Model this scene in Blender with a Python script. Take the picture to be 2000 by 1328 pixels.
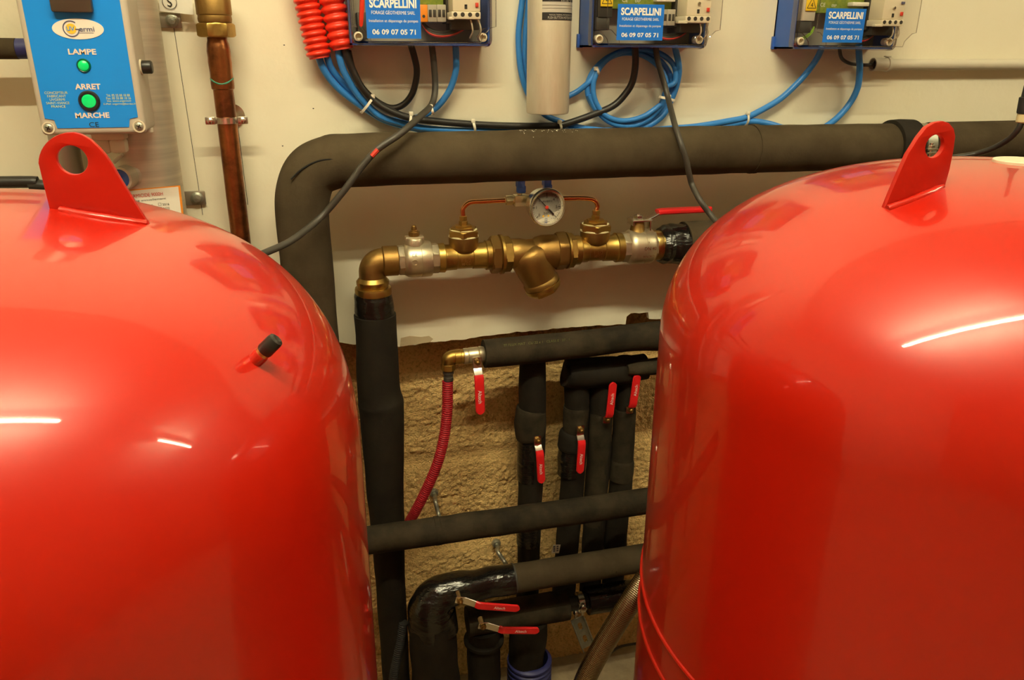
import bpy, bmesh, math, random
from mathutils import Vector as V, Matrix, Quaternion, noise

for o in list(bpy.data.objects): bpy.data.objects.remove(o)
SC = bpy.context.scene
COL = SC.collection
PI = math.pi

# ------------------------------------------------------------------ camera, world, lights, exposure
F, CAMP = 1532.0, V((0, -1.31, 1.34))
_p, _y, _r = math.radians(20.5), math.radians(14.5), math.radians(0.3)
FW = V((math.sin(_y)*math.cos(_p), math.cos(_y)*math.cos(_p), -math.sin(_p)))
_R = V((math.cos(_y), -math.sin(_y), 0)); _U = _R.cross(FW)
RT = _R*math.cos(_r) + _U*math.sin(_r); UP = -_R*math.sin(_r) + _U*math.cos(_r)
cd = bpy.data.cameras.new('camera'); cam = bpy.data.objects.new('camera', cd); COL.objects.link(cam)
cd.sensor_width = 36.0; cd.lens = F/2000*36.0; cd.clip_start = 0.02
m = Matrix((RT, UP, -FW)).transposed().to_4x4(); m.translation = CAMP
cam.matrix_world = m
SC.camera = cam

W = bpy.data.worlds.new('world'); SC.world = W; W.use_nodes = True
W.node_tree.nodes['Background'].inputs[0].default_value = (1, .8, .55, 1)
W.node_tree.nodes['Background'].inputs[1].default_value = 0.02
LAMP_COL = (1.0, 0.915, 0.60)
LAMP_POWER = 262.0
SC.view_settings.view_transform = 'Standard'
SC.view_settings.look = 'None'
SC.view_settings.gamma = 1.0
SC.view_settings.exposure = 0.0
SC.view_settings.use_curve_mapping = False
CEIL, LAMP_Z = 2.55, 2.40
# the two fluorescent tubes of the ceiling, in one line along the wall (tubes, battens below)
LAMPS = ((-0.62, 0.56, -1.17), (1.85, 3.03, -1.30))

def P(px, py, off):                       # the point seen at a pixel of the photo, 'off' metres in front of the wall plane
    d = RT*((px-1000)/F) + UP*((664-py)/F) + FW
    return CAMP + d*((-off-CAMP.y)/d.y)
def pm(pt): return (pt-CAMP).dot(FW)/F    # metres per pixel at a point
def onplane(px, py, o, n):
    d = RT*((px-1000)/F) + UP*((664-py)/F) + FW
    return CAMP + d*((o-CAMP).dot(n)/d.dot(n))

# ------------------------------------------------------------------ materials
def mat(name, col, rough=.5, metal=0., bump=0., bscale=200., var=0., vscale=8., col2=None, coat=0., aniso=None, stretch=None, spec=.5, bdist=.001, detail=4, emit=None, estr=0, alpha=None, vlo=.35, vhi=.65):
    M_ = bpy.data.materials.new(name); M_.use_nodes = True
    nt = M_.node_tree; N = nt.nodes; L = nt.links; b = N['Principled BSDF']
    b.inputs['Base Color'].default_value = (*col, 1); b.inputs['Roughness'].default_value = rough
    b.inputs['Metallic'].default_value = metal; b.inputs['Specular IOR Level'].default_value = spec
    if coat: b.inputs['Coat Weight'].default_value = coat; b.inputs['Coat Roughness'].default_value = .04
    tc = N.new('ShaderNodeTexCoord'); mp = N.new('ShaderNodeMapping'); L.new(tc.outputs['Object'], mp.inputs[0])
    if stretch: mp.inputs['Scale'].default_value = stretch
    if col2 is not None:
        n = N.new('ShaderNodeTexNoise'); n.inputs['Scale'].default_value = vscale; n.inputs['Detail'].default_value = 6; n.inputs['Roughness'].default_value = .65
        r = N.new('ShaderNodeMapRange'); r.inputs[1].default_value = vlo; r.inputs[2].default_value = vhi
        mx = N.new('ShaderNodeMix'); mx.data_type = 'RGBA'; mx.inputs[6].default_value = (*col, 1); mx.inputs[7].default_value = (*col2, 1)
        L.new(mp.outputs[0], n.inputs['Vector']); L.new(n.outputs[0], r.inputs[0]); L.new(r.outputs[0], mx.inputs[0]); L.new(mx.outputs[2], b.inputs['Base Color'])
        if var:
            r2 = N.new('ShaderNodeMapRange'); r2.inputs[3].default_value = rough-var; r2.inputs[4].default_value = rough+var
            L.new(n.outputs[0], r2.inputs[0]); L.new(r2.outputs[0], b.inputs['Roughness'])
    if bump:
        n = N.new('ShaderNodeTexNoise'); n.inputs['Scale'].default_value = bscale; n.inputs['Detail'].default_value = detail
        bp = N.new('ShaderNodeBump'); bp.inputs['Strength'].default_value = bump; bp.inputs['Distance'].default_value = bdist
        L.new(mp.outputs[0], n.inputs['Vector']); L.new(n.outputs[0], bp.inputs['Height']); L.new(bp.outputs[0], b.inputs['Normal'])
    if emit:
        b.inputs['Emission Color'].default_value = (*emit, 1); b.inputs['Emission Strength'].default_value = estr
    return M_
def clear_mat(name, tint, rough=.05, gl=.10):
    M_ = bpy.data.materials.new(name); M_.use_nodes = True
    nt = M_.node_tree; N = nt.nodes; L = nt.links; N.remove(N['Principled BSDF'])
    out = N['Material Output']; t = N.new('ShaderNodeBsdfTransparent'); t.inputs[0].default_value = (*tint, 1)
    g = N.new('ShaderNodeBsdfGlossy'); g.inputs['Roughness'].default_value = rough
    lw_ = N.new('ShaderNodeLayerWeight'); lw_.inputs[0].default_value = .5
    pw = N.new('ShaderNodeMath'); pw.operation = 'POWER'; pw.inputs[1].default_value = 4; L.new(lw_.outputs['Facing'], pw.inputs[0])
    fr = N.new('ShaderNodeMath'); fr.operation = 'MULTIPLY_ADD'; fr.inputs[1].default_value = gl*3; fr.inputs[2].default_value = gl*.4; L.new(pw.outputs[0], fr.inputs[0])
    mx = N.new('ShaderNodeMixShader'); L.new(fr.outputs[0], mx.inputs[0]); L.new(t.outputs[0], mx.inputs[1]); L.new(g.outputs[0], mx.inputs[2]); L.new(mx.outputs[0], out.inputs[0])
    return M_
MT = dict(
 wall=mat('cream_wall_paint', (.85,.79,.62), .55, bump=.25, bscale=70, bdist=.002, col2=(.82,.755,.57), vscale=5),
 wall2=mat('plain_wall_paint', (.80,.75,.60), .6, bump=.2, bscale=60),
 wallf=mat('dull_brown_wall', (.20,.15,.10), .8, bump=.2, bscale=60),
 ceil=mat('ceiling_paint', (.82,.77,.66), .8),
 block=mat('rough_block', (.90,.60,.24), .95, bump=1., bscale=330, bdist=.005, detail=8, col2=(.56,.35,.12), vscale=170, vlo=.5, vhi=.68),  # darker flecks put the shade of fine pits into the colour
 floor=mat('dusty_concrete', (.42,.33,.20), .9, bump=.6, bscale=90, bdist=.002, col2=(.26,.20,.12), vscale=14),
 plasteredge=mat('bare_plaster', (.50,.40,.25), .9, bump=.4, bscale=150),
 red=mat('tank_red_enamel', (.44,.008,.0008), .34, bump=.02, bscale=500, bdist=.0003, coat=.65, spec=.4),
 lug=mat('lug_red_enamel', (.42,.007,.0008), .34, bump=.1, bscale=300, bdist=.0005),
 foam=mat('black_foam', (.042,.030,.016), .9, bump=.35, bscale=260, bdist=.001, col2=(.066,.049,.027), vscale=14, spec=.15),
 foamdark=mat('dark_foam', (.009,.007,.005), .75, bump=.35, bscale=200, bdist=.001, col2=(.017,.013,.008), vscale=22, spec=.18),
 foamdust=mat('dusty_foam', (.014,.011,.007), .85, bump=.5, bscale=140, bdist=.0015, col2=(.040,.030,.017), vscale=20, spec=.15),
 tape=mat('black_tape', (.007,.006,.005), .20, bump=.7, bscale=26, bdist=.005, stretch=(1,1,3.5), spec=.6),
 seam=mat('foam_slit', (.006,.005,.004), .95),
 brass=mat('brass', (.45,.295,.080), .38, 1, bump=.12, bscale=220, bdist=.0006, col2=(.29,.18,.045), vscale=28, var=.12, vlo=.5, vhi=.75),
 brassold=mat('cast_brass', (.33,.205,.062), .48, 1, bump=.25, bscale=420, bdist=.0006, col2=(.30,.17,.05), vscale=20, var=.05),
 gaugefit=mat('pale_brass', (.74,.64,.40), .35, .85),
 brasslight=mat('bright_brass', (.72,.52,.19), .3, 1, bump=.1, bscale=220, bdist=.0006, col2=(.48,.33,.11), vscale=40),
 paste=mat('jointing_paste', (.62,.54,.30), .7, bump=.6, bscale=300),
 nickel=mat('nickel_plate', (.64,.56,.40), .40, .92, bump=.15, bscale=400, bdist=.0005, col2=(.57,.49,.34), vscale=25),
 chrome=mat('zinc_plate', (.72,.68,.60), .25, 1, bump=.1, bscale=200, bdist=.0005),
 galv=mat('galvanised_steel', (.42,.41,.34), .45, .8, col2=(.30,.31,.25), vscale=40, bump=.2, bscale=150),
 alu=mat('worn_aluminium', (.78,.72,.58), .45, .35, col2=(.58,.50,.36), vscale=11, var=.1, stretch=(1.5,1.5,.3), bump=.15, bscale=40),
 steel=mat('brushed_stainless', (.62,.56,.44), .42, .55, bump=.12, bscale=60, bdist=.001, stretch=(1,1,30), col2=(.48,.43,.34), vscale=4),
 steeldark=mat('grey_steel', (.33,.29,.23), .4, .7),
 copper=mat('new_copper', (.80,.33,.13), .25, 1),
 copperold=mat('tarnished_copper', (.36,.13,.04), .32, .9, col2=(.14,.05,.02), vscale=16, var=.12, vlo=.42, vhi=.6, bump=.3, bscale=90),
 verdigris=mat('verdigris', (.05,.22,.14), .8),
 blue=mat('blue_cable', (.035,.215,.62), .38, spec=.5),
 blackc=mat('black_cable', (.016,.014,.012), .42),
 greyc=mat('grey_cable', (.040,.035,.027), .5),
 whitepl=mat('ivory_plastic', (.72,.64,.48), .45),
 pvc=mat('grey_pvc', (.56,.51,.40), .5),
 tie=mat('nylon_tie', (.78,.72,.58), .5),
 redpl=mat('red_conduit', (.80,.035,.012), .33, spec=.5),
 redhose=mat('dark_red_conduit', (.36,.010,.018), .42),
 redgrip=mat('red_grip', (.72,.014,.016), .38, bump=.1, bscale=300),
 bluegrip=mat('blue_lever', (.015,.11,.62), .25, spec=.7),
 bluecorr=mat('navy_conduit', (.018,.022,.13), .5),
 bluebase=mat('blue_enclosure', (.025,.10,.42), .45),
 casegrey=mat('grey_enclosure', (.52,.47,.38), .5, bump=.1, bscale=300),
 panelblue=mat('control_panel_blue', (.003,.24,.80), .42),
 stickblue=mat('sticker_blue', (.008,.150,.62), .4),
 white=mat('white_print', (.88,.84,.76), .5),
 pink=mat('pale_print', (.86,.68,.56), .5),
 yellowp=mat('yellow_print', (.70,.72,.24), .5),
 blackp=mat('black_print', (.012,.011,.010), .5),
 blueprint=mat('blue_print', (.02,.09,.36), .5),
 greyprint=mat('slate_print', (.10,.11,.20), .5),
 sun=mat('yellow_spot', (.90,.55,.04), .5),
 redprint=mat('red_print', (.62,.04,.02), .5),
 orangep=mat('orange_plastic', (.85,.26,.012), .45),
 orangeframe=mat('orange_print', (.78,.26,.02), .5),
 greypl=mat('grey_terminal', (.40,.36,.29), .5),
 black=mat('black_plastic', (.014,.013,.011), .35),
 darkpl=mat('dark_plastic', (.035,.031,.025), .5),
 brownpl=mat('brown_plastic', (.055,.040,.026), .4),
 pcb=mat('circuit_board', (.30,.34,.035), .5, col2=(.14,.22,.03), vscale=120),
 board=mat('enclosure_back', (.30,.265,.20), .6),
 paper=mat('paper', (.80,.76,.66), .6),
 dial=mat('dial_face', (.74,.71,.62), .5),
 silver=mat('silver_label', (.62,.58,.50), .4, .4),
 yellowl=mat('warning_yellow', (.88,.58,.02), .45),
 greenled=mat('lit_green_lens', (.0,.42,.10), .25, emit=(.0,1,.20), estr=.35),
 greenrim=mat('dark_green_rim', (.0,.10,.03), .25),
 braid=None, clear=clear_mat('clear_cover', (.965,.955,.935)), clearside=clear_mat('clear_cover_side', (.97,.96,.945), .05, .012), clearedge=clear_mat('clear_cover_edge', (.74,.71,.70), .08, .3),
 glassp=clear_mat('gauge_glass', (.99,.985,.97), .02, .06),
 lampm=mat('tube_glow', (1,1,1), .5, emit=LAMP_COL, estr=LAMP_POWER),
 lampm2=mat('dim_tube_glow', (1,1,1), .5, emit=LAMP_COL, estr=LAMP_POWER*.55),
 lampbody=mat('white_batten', (.8,.78,.72), .5),
 door=mat('brown_door', (.22,.12,.06), .5),
 rubber=mat('black_rubber', (.012,.012,.012), .7),
 printfaint=mat('faint_green_print', (.13,.14,.035), .7),
 yellowwire=mat('green_yellow_wire', (.30,.55,.03), .4),
)
# braided hose: fine diagonal crossing of bright strands
def braidmat():
    M_ = bpy.data.materials.new('stainless_braid'); M_.use_nodes = True
    nt = M_.node_tree; N = nt.nodes; L = nt.links; b = N['Principled BSDF']
    b.inputs['Metallic'].default_value = 1; b.inputs['Roughness'].default_value = .24
    uv = N.new('ShaderNodeUVMap'); sx = N.new('ShaderNodeSeparateXYZ'); L.new(uv.outputs[0], sx.inputs[0])
    def mth(op, a, c=None):
        n = N.new('ShaderNodeMath'); n.operation = op
        for i, q in enumerate((a, c)):
            if q is None: continue
            if isinstance(q, (int, float)): n.inputs[i].default_value = q
            else: L.new(q, n.inputs[i])
        return n.outputs[0]
    a = mth('SINE', mth('MULTIPLY', mth('ADD', mth('MULTIPLY', sx.outputs[0], 24), mth('MULTIPLY', sx.outputs[1], 150)), 2*PI))
    c = mth('SINE', mth('MULTIPLY', mth('SUBTRACT', mth('MULTIPLY', sx.outputs[0], 24), mth('MULTIPLY', sx.outputs[1], 150)), 2*PI))
    h = mth('MULTIPLY', a, c)
    bp = N.new('ShaderNodeBump'); bp.inputs['Strength'].default_value = .5; bp.inputs['Distance'].default_value = .0006
    L.new(h, bp.inputs['Height']); L.new(bp.outputs[0], b.inputs['Normal'])
    r = N.new('ShaderNodeMapRange'); r.inputs[1].default_value = -.6; r.inputs[2].default_value = .7
    mx = N.new('ShaderNodeMix'); mx.data_type = 'RGBA'; mx.inputs[6].default_value = (.16,.11,.06,1); mx.inputs[7].default_value = (.75,.62,.42,1)
    L.new(h, r.inputs[0]); L.new(r.outputs[0], mx.inputs[0]); L.new(mx.outputs[2], b.inputs['Base Color'])
    return M_
MT['braid'] = braidmat()

# ------------------------------------------------------------------ mesh helpers
def frame(d, up=None):
    d = V(d).normalized(); u = V(up) if up is not None else (V((0,0,1)) if abs(d.z) < .9 else V((0,-1,0)))
    s = u.cross(d).normalized(); return s, d.cross(s).normalized(), d
def catmull(pts, n=8):
    pts = [V(p) for p in pts]
    if len(pts) < 3: return [pts[0].lerp(pts[-1], i/n) for i in range(n+1)]
    q = [pts[0]*2-pts[1]] + pts + [pts[-1]*2-pts[-2]]; out = []
    for i in range(1, len(q)-2):
        a, b, c, d = q[i-1:i+3]
        for k in range(n):
            t = k/n; out.append(.5*((2*b)+(c-a)*t+(2*a-5*b+4*c-d)*t*t+(3*b-a-3*c+d)*t**3))
    out.append(pts[-1]); return out
def resample(pts, step):
    out = [pts[0]]; acc = 0
    for a, b in zip(pts, pts[1:]):
        L = (b-a).length; t = step-acc
        while t <= L: out.append(a.lerp(b, t/L)); t += step
        acc = (acc+L) % step if L else acc
        acc = L-(t-step)
    return out
class M:
    def __init__(s): s.v = []; s.f = []; s.uv = {}
    def ring_mesh(s, rings, closed=True, cap=True, uvl=None):
        b = len(s.v); n = len(rings[0])
        for r in rings: s.v += [V(p) for p in r]
        for i in range(len(rings)-1):
            for j in range(n if closed else n-1):
                k = (j+1) % n
                if uvl: s.uv[len(s.f)] = [(j/n, uvl[i]), ((j+1)/n, uvl[i]), ((j+1)/n, uvl[i+1]), (j/n, uvl[i+1])]
                s.f.append((b+i*n+j, b+i*n+k, b+(i+1)*n+k, b+(i+1)*n+j))
        if cap:
            s.f.append(tuple(b+j for j in reversed(range(n)))); s.f.append(tuple(b+(len(rings)-1)*n+j for j in range(n)))
        return s
    def sweep(s, pts, r, seg=20, smooth=8, cap=True, jit=0, jf=20, flat=1.0, step=None, uv=False, corr=None):
        n0 = len(pts); P_ = catmull(pts, smooth) if smooth else [V(p) for p in pts]
        if step: P_ = resample(P_, step)
        rs = r if isinstance(r, (list, tuple)) else None
        T = [(P_[min(i+1, len(P_)-1)]-P_[max(i-1, 0)]).normalized() for i in range(len(P_))]
        x, y, _ = frame(T[0]); rings = []; uvl = []; L = 0
        for i, p in enumerate(P_):
            if i:
                q = T[i-1].rotation_difference(T[i]); x = q @ x; y = q @ y; L += (P_[i]-P_[i-1]).length
            t = i/max(1, len(P_)-1)
            if rs: k = t*(len(rs)-1); a = int(min(k, len(rs)-2)); rr = rs[a]+(rs[a+1]-rs[a])*(k-a)
            else: rr = r
            if corr: rr *= 1+corr[1]*math.sin(2*PI*L/corr[0])
            ring = []
            for j in range(seg):
                a = 2*PI*j/seg; d = x*math.cos(a)+y*math.sin(a)*flat
                q_ = rr*(1+(jit*noise.noise((p+d*rr)*jf) if jit else 0)); ring.append(p+d*q_)
            rings.append(ring); uvl.append(L)
        return s.ring_mesh(rings, cap=cap, uvl=uvl if uv else None)
    def lathe(s, o, d, prof, seg=32, rot=0, up=None):       # prof: (radius, distance along d)
        x, y, d = frame(d, up); o = V(o)
        return s.ring_mesh([[o+d*h+(x*math.cos(rot+2*PI*j/seg)+y*math.sin(rot+2*PI*j/seg))*max(r, 1e-5) for j in range(seg)] for r, h in prof])
    def cyl(s, o, d, r, h, seg=24, bev=.0): 
        b = bev or min(r, h)*.12
        return s.lathe(o, d, [(r-b,0),(r,b),(r,h-b),(r-b,h)], seg)
    def hexn(s, o, d, R, h, rot=0, n=6, up=None):           # hex nut with turned chamfers: R over the corners
        x, y, d = frame(d, up); o = V(o); rings = []; seg = n*6
        for hh, lim in ((0,.86),(.04,.93),(.14,1),(.86,1),(.96,.93),(1,.86)):
            ring = []
            for j in range(seg):
                a = 2*PI*j/seg; aa = (a % (2*PI/n))-PI/n; ra = R*math.cos(PI/n)/math.cos(aa)
                ra = min(ra, R*lim if lim < 1 else R); ring.append(o+d*(h*hh)+(x*math.cos(a+rot)+y*math.sin(a+rot))*ra)
            rings.append(ring)
        return s.ring_mesh(rings)
    def box(s, c, size, bev=0, rot=None, seg=2):
        bm = bmesh.new(); bmesh.ops.create_cube(bm, size=1)
        for v in bm.verts: v.co = V((v.co.x*size[0], v.co.y*size[1], v.co.z*size[2]))
        if bev: bmesh.ops.bevel(bm, geom=list(bm.edges), offset=min(bev, min(size)*.45), segments=seg, affect='EDGES', profile=.5)
        Mx = Matrix.Translation(V(c)) @ (rot.to_4x4() if rot else Matrix())
        return s.addbm(bm, Mx)
    def bx(s, x0, x1, y0, y1, z0, z1, bev=0): return s.box(((x0+x1)/2,(y0+y1)/2,(z0+z1)/2), (abs(x1-x0),abs(y1-y0),abs(z1-z0)), bev)
    def addbm(s, bm, Mx=Matrix()):
        bm.verts.index_update(); b = len(s.v); s.v += [Mx @ v.co for v in bm.verts]
        s.f += [tuple(b+v.index for v in f.verts) for f in bm.faces]; bm.free(); return s
    def addmesh(s, me, Mx):
        b = len(s.v); s.v += [Mx @ v.co for v in me.vertices]; s.f += [tuple(b+i for i in p.vertices) for p in me.polygons]; return s
    def sphere(s, c, r, sc=(1,1,1), seg=16):
        bm = bmesh.new(); bmesh.ops.create_uvsphere(bm, u_segments=seg, v_segments=seg//2+2, radius=r)
        return s.addbm(bm, Matrix.Translation(V(c)) @ Matrix.Diagonal((*sc, 1)))
    def strip(s, path, w, th, wv, ends=True):               # flat bar along a path, width along wv; w may be a list
        P_ = [V(p) for p in path]; wv = V(wv).normalized(); rings = []
        for i, p in enumerate(P_):
            t = (P_[min(i+1, len(P_)-1)]-P_[max(i-1, 0)]).normalized(); n = t.cross(wv).normalized()
            ww = w[i] if isinstance(w, list) else w; a = wv*ww/2; b = n*th/2; c = min(th*.3, ww*.3)
            u = wv*c; k = n*c
            rings.append([p-a+u-b, p+a-u-b, p+a-b+k, p+a+b-k, p+a-u+b, p-a+u+b, p-a+b-k, p-a-b+k])
        return s.ring_mesh(rings)
    def plate(s, outline, th, n, holes=(), bev=0):          # planar outline (3D points) with holes, thickness th centred
        n = V(n).normalized(); o = V(outline[0]); x, y, _ = frame(n); cu = bpy.data.curves.new('t', 'CURVE'); cu.dimensions = '2D'; cu.fill_mode = 'BOTH'
        for loop in [outline]+list(holes):
            sp = cu.splines.new('POLY'); sp.points.add(len(loop)-1); sp.use_cyclic_u = True
            for i, p in enumerate(loop): q = V(p)-o; sp.points[i].co = (q.dot(x), q.dot(y), 0, 1)
        cu.extrude = max(th/2-bev, 1e-6); cu.bevel_depth = bev; cu.bevel_resolution = 1; cu.offset = -bev
        me = curve_mesh(cu); R = Matrix((x, y, n)).transposed().to_4x4(); R.translation = o
        s.addmesh(me, R); bpy.data.meshes.remove(me); return s
    def text(s, t, c, u, v, w=None, h=None, bold=0, lift=.0002, th=.0003, shear=0):   # fitted into w x h about c
        cu = bpy.data.curves.new('t', 'FONT'); cu.body = t; cu.size = 1; cu.extrude = .0; cu.offset = bold; cu.resolution_u = 3; cu.shear = shear
        me = curve_mesh(cu)
        if not me.vertices: return s
        xs = [q.co.x for q in me.vertices]; ys = [q.co.y for q in me.vertices]
        x0, x1, y0, y1 = min(xs), max(xs), min(ys), max(ys)
        sx = w/(x1-x0) if w else h/(y1-y0); sy = h/(y1-y0) if h else sx
        u = V(u).normalized(); v = V(v).normalized(); n = u.cross(v); c = V(c)+n*lift
        b = len(s.v); s.v += [c+u*((q.co.x-(x0+x1)/2)*sx)+v*((q.co.y-(y0+y1)/2)*sy) for q in me.vertices]
        s.f += [tuple(b+i for i in p.vertices) for p in me.polygons]; bpy.data.meshes.remove(me); return s
    def build(s, name, mt, parent=None, org=None, sharp=35):
        org = V(org) if org is not None else (ORG.get(parent.name, V()) if parent else V())
        me = bpy.data.meshes.new(name); me.from_pydata([v-org for v in s.v], [], s.f)
        if s.uv:
            l = me.uv_layers.new(name='UVMap')
            for i, p in enumerate(me.polygons):
                if i in s.uv:
                    for k, li in enumerate(p.loop_indices): l.data[li].uv = s.uv[i][k]
        bm = bmesh.new(); bm.from_mesh(me)
        if not s.uv: bmesh.ops.remove_doubles(bm, verts=bm.verts, dist=1e-6)
        bmesh.ops.recalc_face_normals(bm, faces=bm.faces); bm.to_mesh(me); bm.free()
        me.polygons.foreach_set('use_smooth', [True]*len(me.polygons)); me.set_sharp_from_angle(angle=math.radians(sharp))
        me.materials.append(MT[mt] if isinstance(mt, str) else mt)
        o = bpy.data.objects.new(name, me); COL.objects.link(o)
        if parent: o.parent = parent; ORG[o.name] = org
        else: o.location = org; ORG[o.name] = org
        return o
ORG = {}
def curve_mesh(cu):
    o = bpy.data.objects.new('t', cu); COL.objects.link(o)
    dg = bpy.context.evaluated_depsgraph_get(); me = bpy.data.meshes.new_from_object(o.evaluated_get(dg))
    bpy.data.objects.remove(o); bpy.data.curves.remove(cu); return me
def thing(name, label, cat, loc, group=None):
    o = bpy.data.objects.new(name, None); o.empty_display_size = .02; COL.objects.link(o); o.location = V(loc); ORG[o.name] = V(loc)
    return tag(o, label, cat, group)
def tag(o, label, cat, group=None, kind=None):
    o['label'] = label; o['category'] = cat
    if group: o['group'] = group
    if kind: o['kind'] = kind
    return o
def struct(o): o['kind'] = 'structure'; return o
X, Y, Z = V((1,0,0)), V((0,1,0)), V((0,0,1))
def circ(c, r, u, v, n=32, ry=None): return [V(c)+V(u)*(r*math.cos(2*PI*i/n))+V(v)*((ry or r)*math.sin(2*PI*i/n)) for i in range(n)]

# ------------------------------------------------------------------ room
XL_, XR_, YF = -1.75, 3.4, -2.9
REC = .078                                               # the block wall stands back behind the plasterboard
# plasterboard with its torn lower edge and the notch
low = [(560,676),(640,671),(662,668),(690,672),(735,673),(781,678),(840,668),(900,664),(945,657),(1010,648),(1060,645),(1100,640),(1150,637),(1180,635),(1222,633),(1224,618),(1232,611),(1266,611),(1268,624),(1290,624),(1340,619)]
pl = [P(x, y, 0) for x, y in low]
edge = []
random.seed(4)
for a, b in zip(pl, pl[1:]):
    n = max(1, int((b-a).length/.008))
    for i in range(n): q = a.lerp(b, i/n); edge.append(V((q.x, 0, q.z+random.uniform(-.0012,.0012))))
edge.append(pl[-1])
ol = [V((XL_,0,.83)), V((edge[0].x-.02,0,.80))] + edge + [V((XR_,0,.80)), V((XR_,0,CEIL)), V((XL_,0,CEIL))]
w = M().plate(ol, .0126, (0,-1,0)); w.v = [v+V((0,.0064,0)) for v in w.v]
wb = struct(w.build('wall_back', 'wall', sharp=20))
M().plate([P(x, y, 0) for x, y in ((781,677),(783,660),(800,656),(822,658),(838,656),(846,662),(840,668))], .0006, (0,-1,0)).build('bare_patch', 'plasteredge', wb)
for pp in (((339,51),(368,237),(396,420)), ((441,62),(465,250),(484,400))):
    M().sweep([P(x, y, .0002) for x, y in pp], .0004, 4, 3).build('pencil_line', 'greyc', wb)
for (x, y) in ((555,88),(552,285),(612,212)): M().sphere(P(x, y, 0), .0008, (1.6,.3,1), 8).build('wall_nick', 'greyc', wb)
# block wall, really uneven
def block_wall(x0, x1, z0, z1, step):
    nx, nz = int((x1-x0)/step), int((z1-z0)/step); s = M()
    for i in range(nx+1):
        for k in range(nz+1):
            x, z = x0+(x1-x0)*i/nx, z0+(z1-z0)*k/nz
            h = .003*noise.noise((x*95, z*95, 1)) + .0042*noise.noise((x*190, z*190, 5)) + .003*noise.noise((x*28, z*28, 9))
            for jz in (.765, .56, .355, .15):
                g = math.exp(-((z-jz)/.018)**2); h = h*(1-.8*g) - .006*g
            for cx, cz, r in ((.262,.665,.010),(.283,.635,.012),(.245,.70,.007),(.30,.652,.008)):
                g = math.exp(-(((x-cx)**2+(z-cz)**2)/r**2)); h -= .010*g*(1+noise.noise((x*300,z*300,2)))
            s.v.append(V((x, REC-h, z)))
    for i in range(nx):
        for k in range(nz):
            a = i*(nz+1)+k; s.f.append((a, a+nz+1, a+nz+2, a+1))
    return s
lw = struct(block_wall(.0, .80, .0, .95, .0028).build('wall_back_lower', 'block', sharp=180))
M().bx(XL_, .0, REC-.004, REC+.05, 0, .95).bx(.80, XR_, REC-.004, REC+.05, 0, .95).bx(0, .80, REC+.015, REC+.06, 0, .95).build('wall_masonry', 'block', lw)
M().bx(XL_, XR_, .013, REC, .98, 1.02).build('wall_batten', 'steeldark', lw)
struct(M().bx(XL_-.1, XR_+.1, YF-.1, REC+.1, -.1, 0).build('floor', 'floor'))
struct(M().bx(XL_-.1, XR_+.1, YF-.1, REC+.1, CEIL, CEIL+.1).build('ceiling', 'ceil'))
struct(M().bx(XL_-.1, XL_, YF-.1, REC+.1, 0, CEIL).build('wall_left', 'wall2'))
struct(M().bx(XR_, XR_+.1, YF-.1, REC+.1, 0, CEIL).build('wall_right', 'wallf'))
struct(M().bx(XL_, XR_, YF-.1, YF, 0, CEIL).build('wall_front', 'wallf'))
dr = struct(M().bx(.15, 1.05, YF, YF+.04, 0, 2.05, .004).build('door_1', 'door'))
M().cyl((.24, YF+.04, 1.0), (0,1,0), .024, .05).build('door_handle', 'chrome', dr)

for i, (x0, x1, y) in enumerate(LAMPS):
    xm = (x0+x1)/2
    t = thing('ceiling_lamp', ('fluorescent batten lamp on the ceiling above the camera', 'fluorescent batten lamp on the ceiling near the right wall')[i], 'lamp', (xm, y, CEIL), 'fluorescent battens on the ceiling')
    M().bx(x0-.03, x1+.03, y-.035, y+.035, LAMP_Z+.045, CEIL, .006).build('batten', 'lampbody', t)
    for xe in (x0-.006, x1-.006): M().bx(xe, xe+.012, y-.016, y+.016, LAMP_Z-.016, LAMP_Z+.05, .003).build('end_cap', 'lampbody', t)
    M().lathe((x0, y, LAMP_Z), X, [(.013,0),(.013,x1-x0)], 20).build('tube', ('lampm','lampm2')[i], t)

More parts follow.
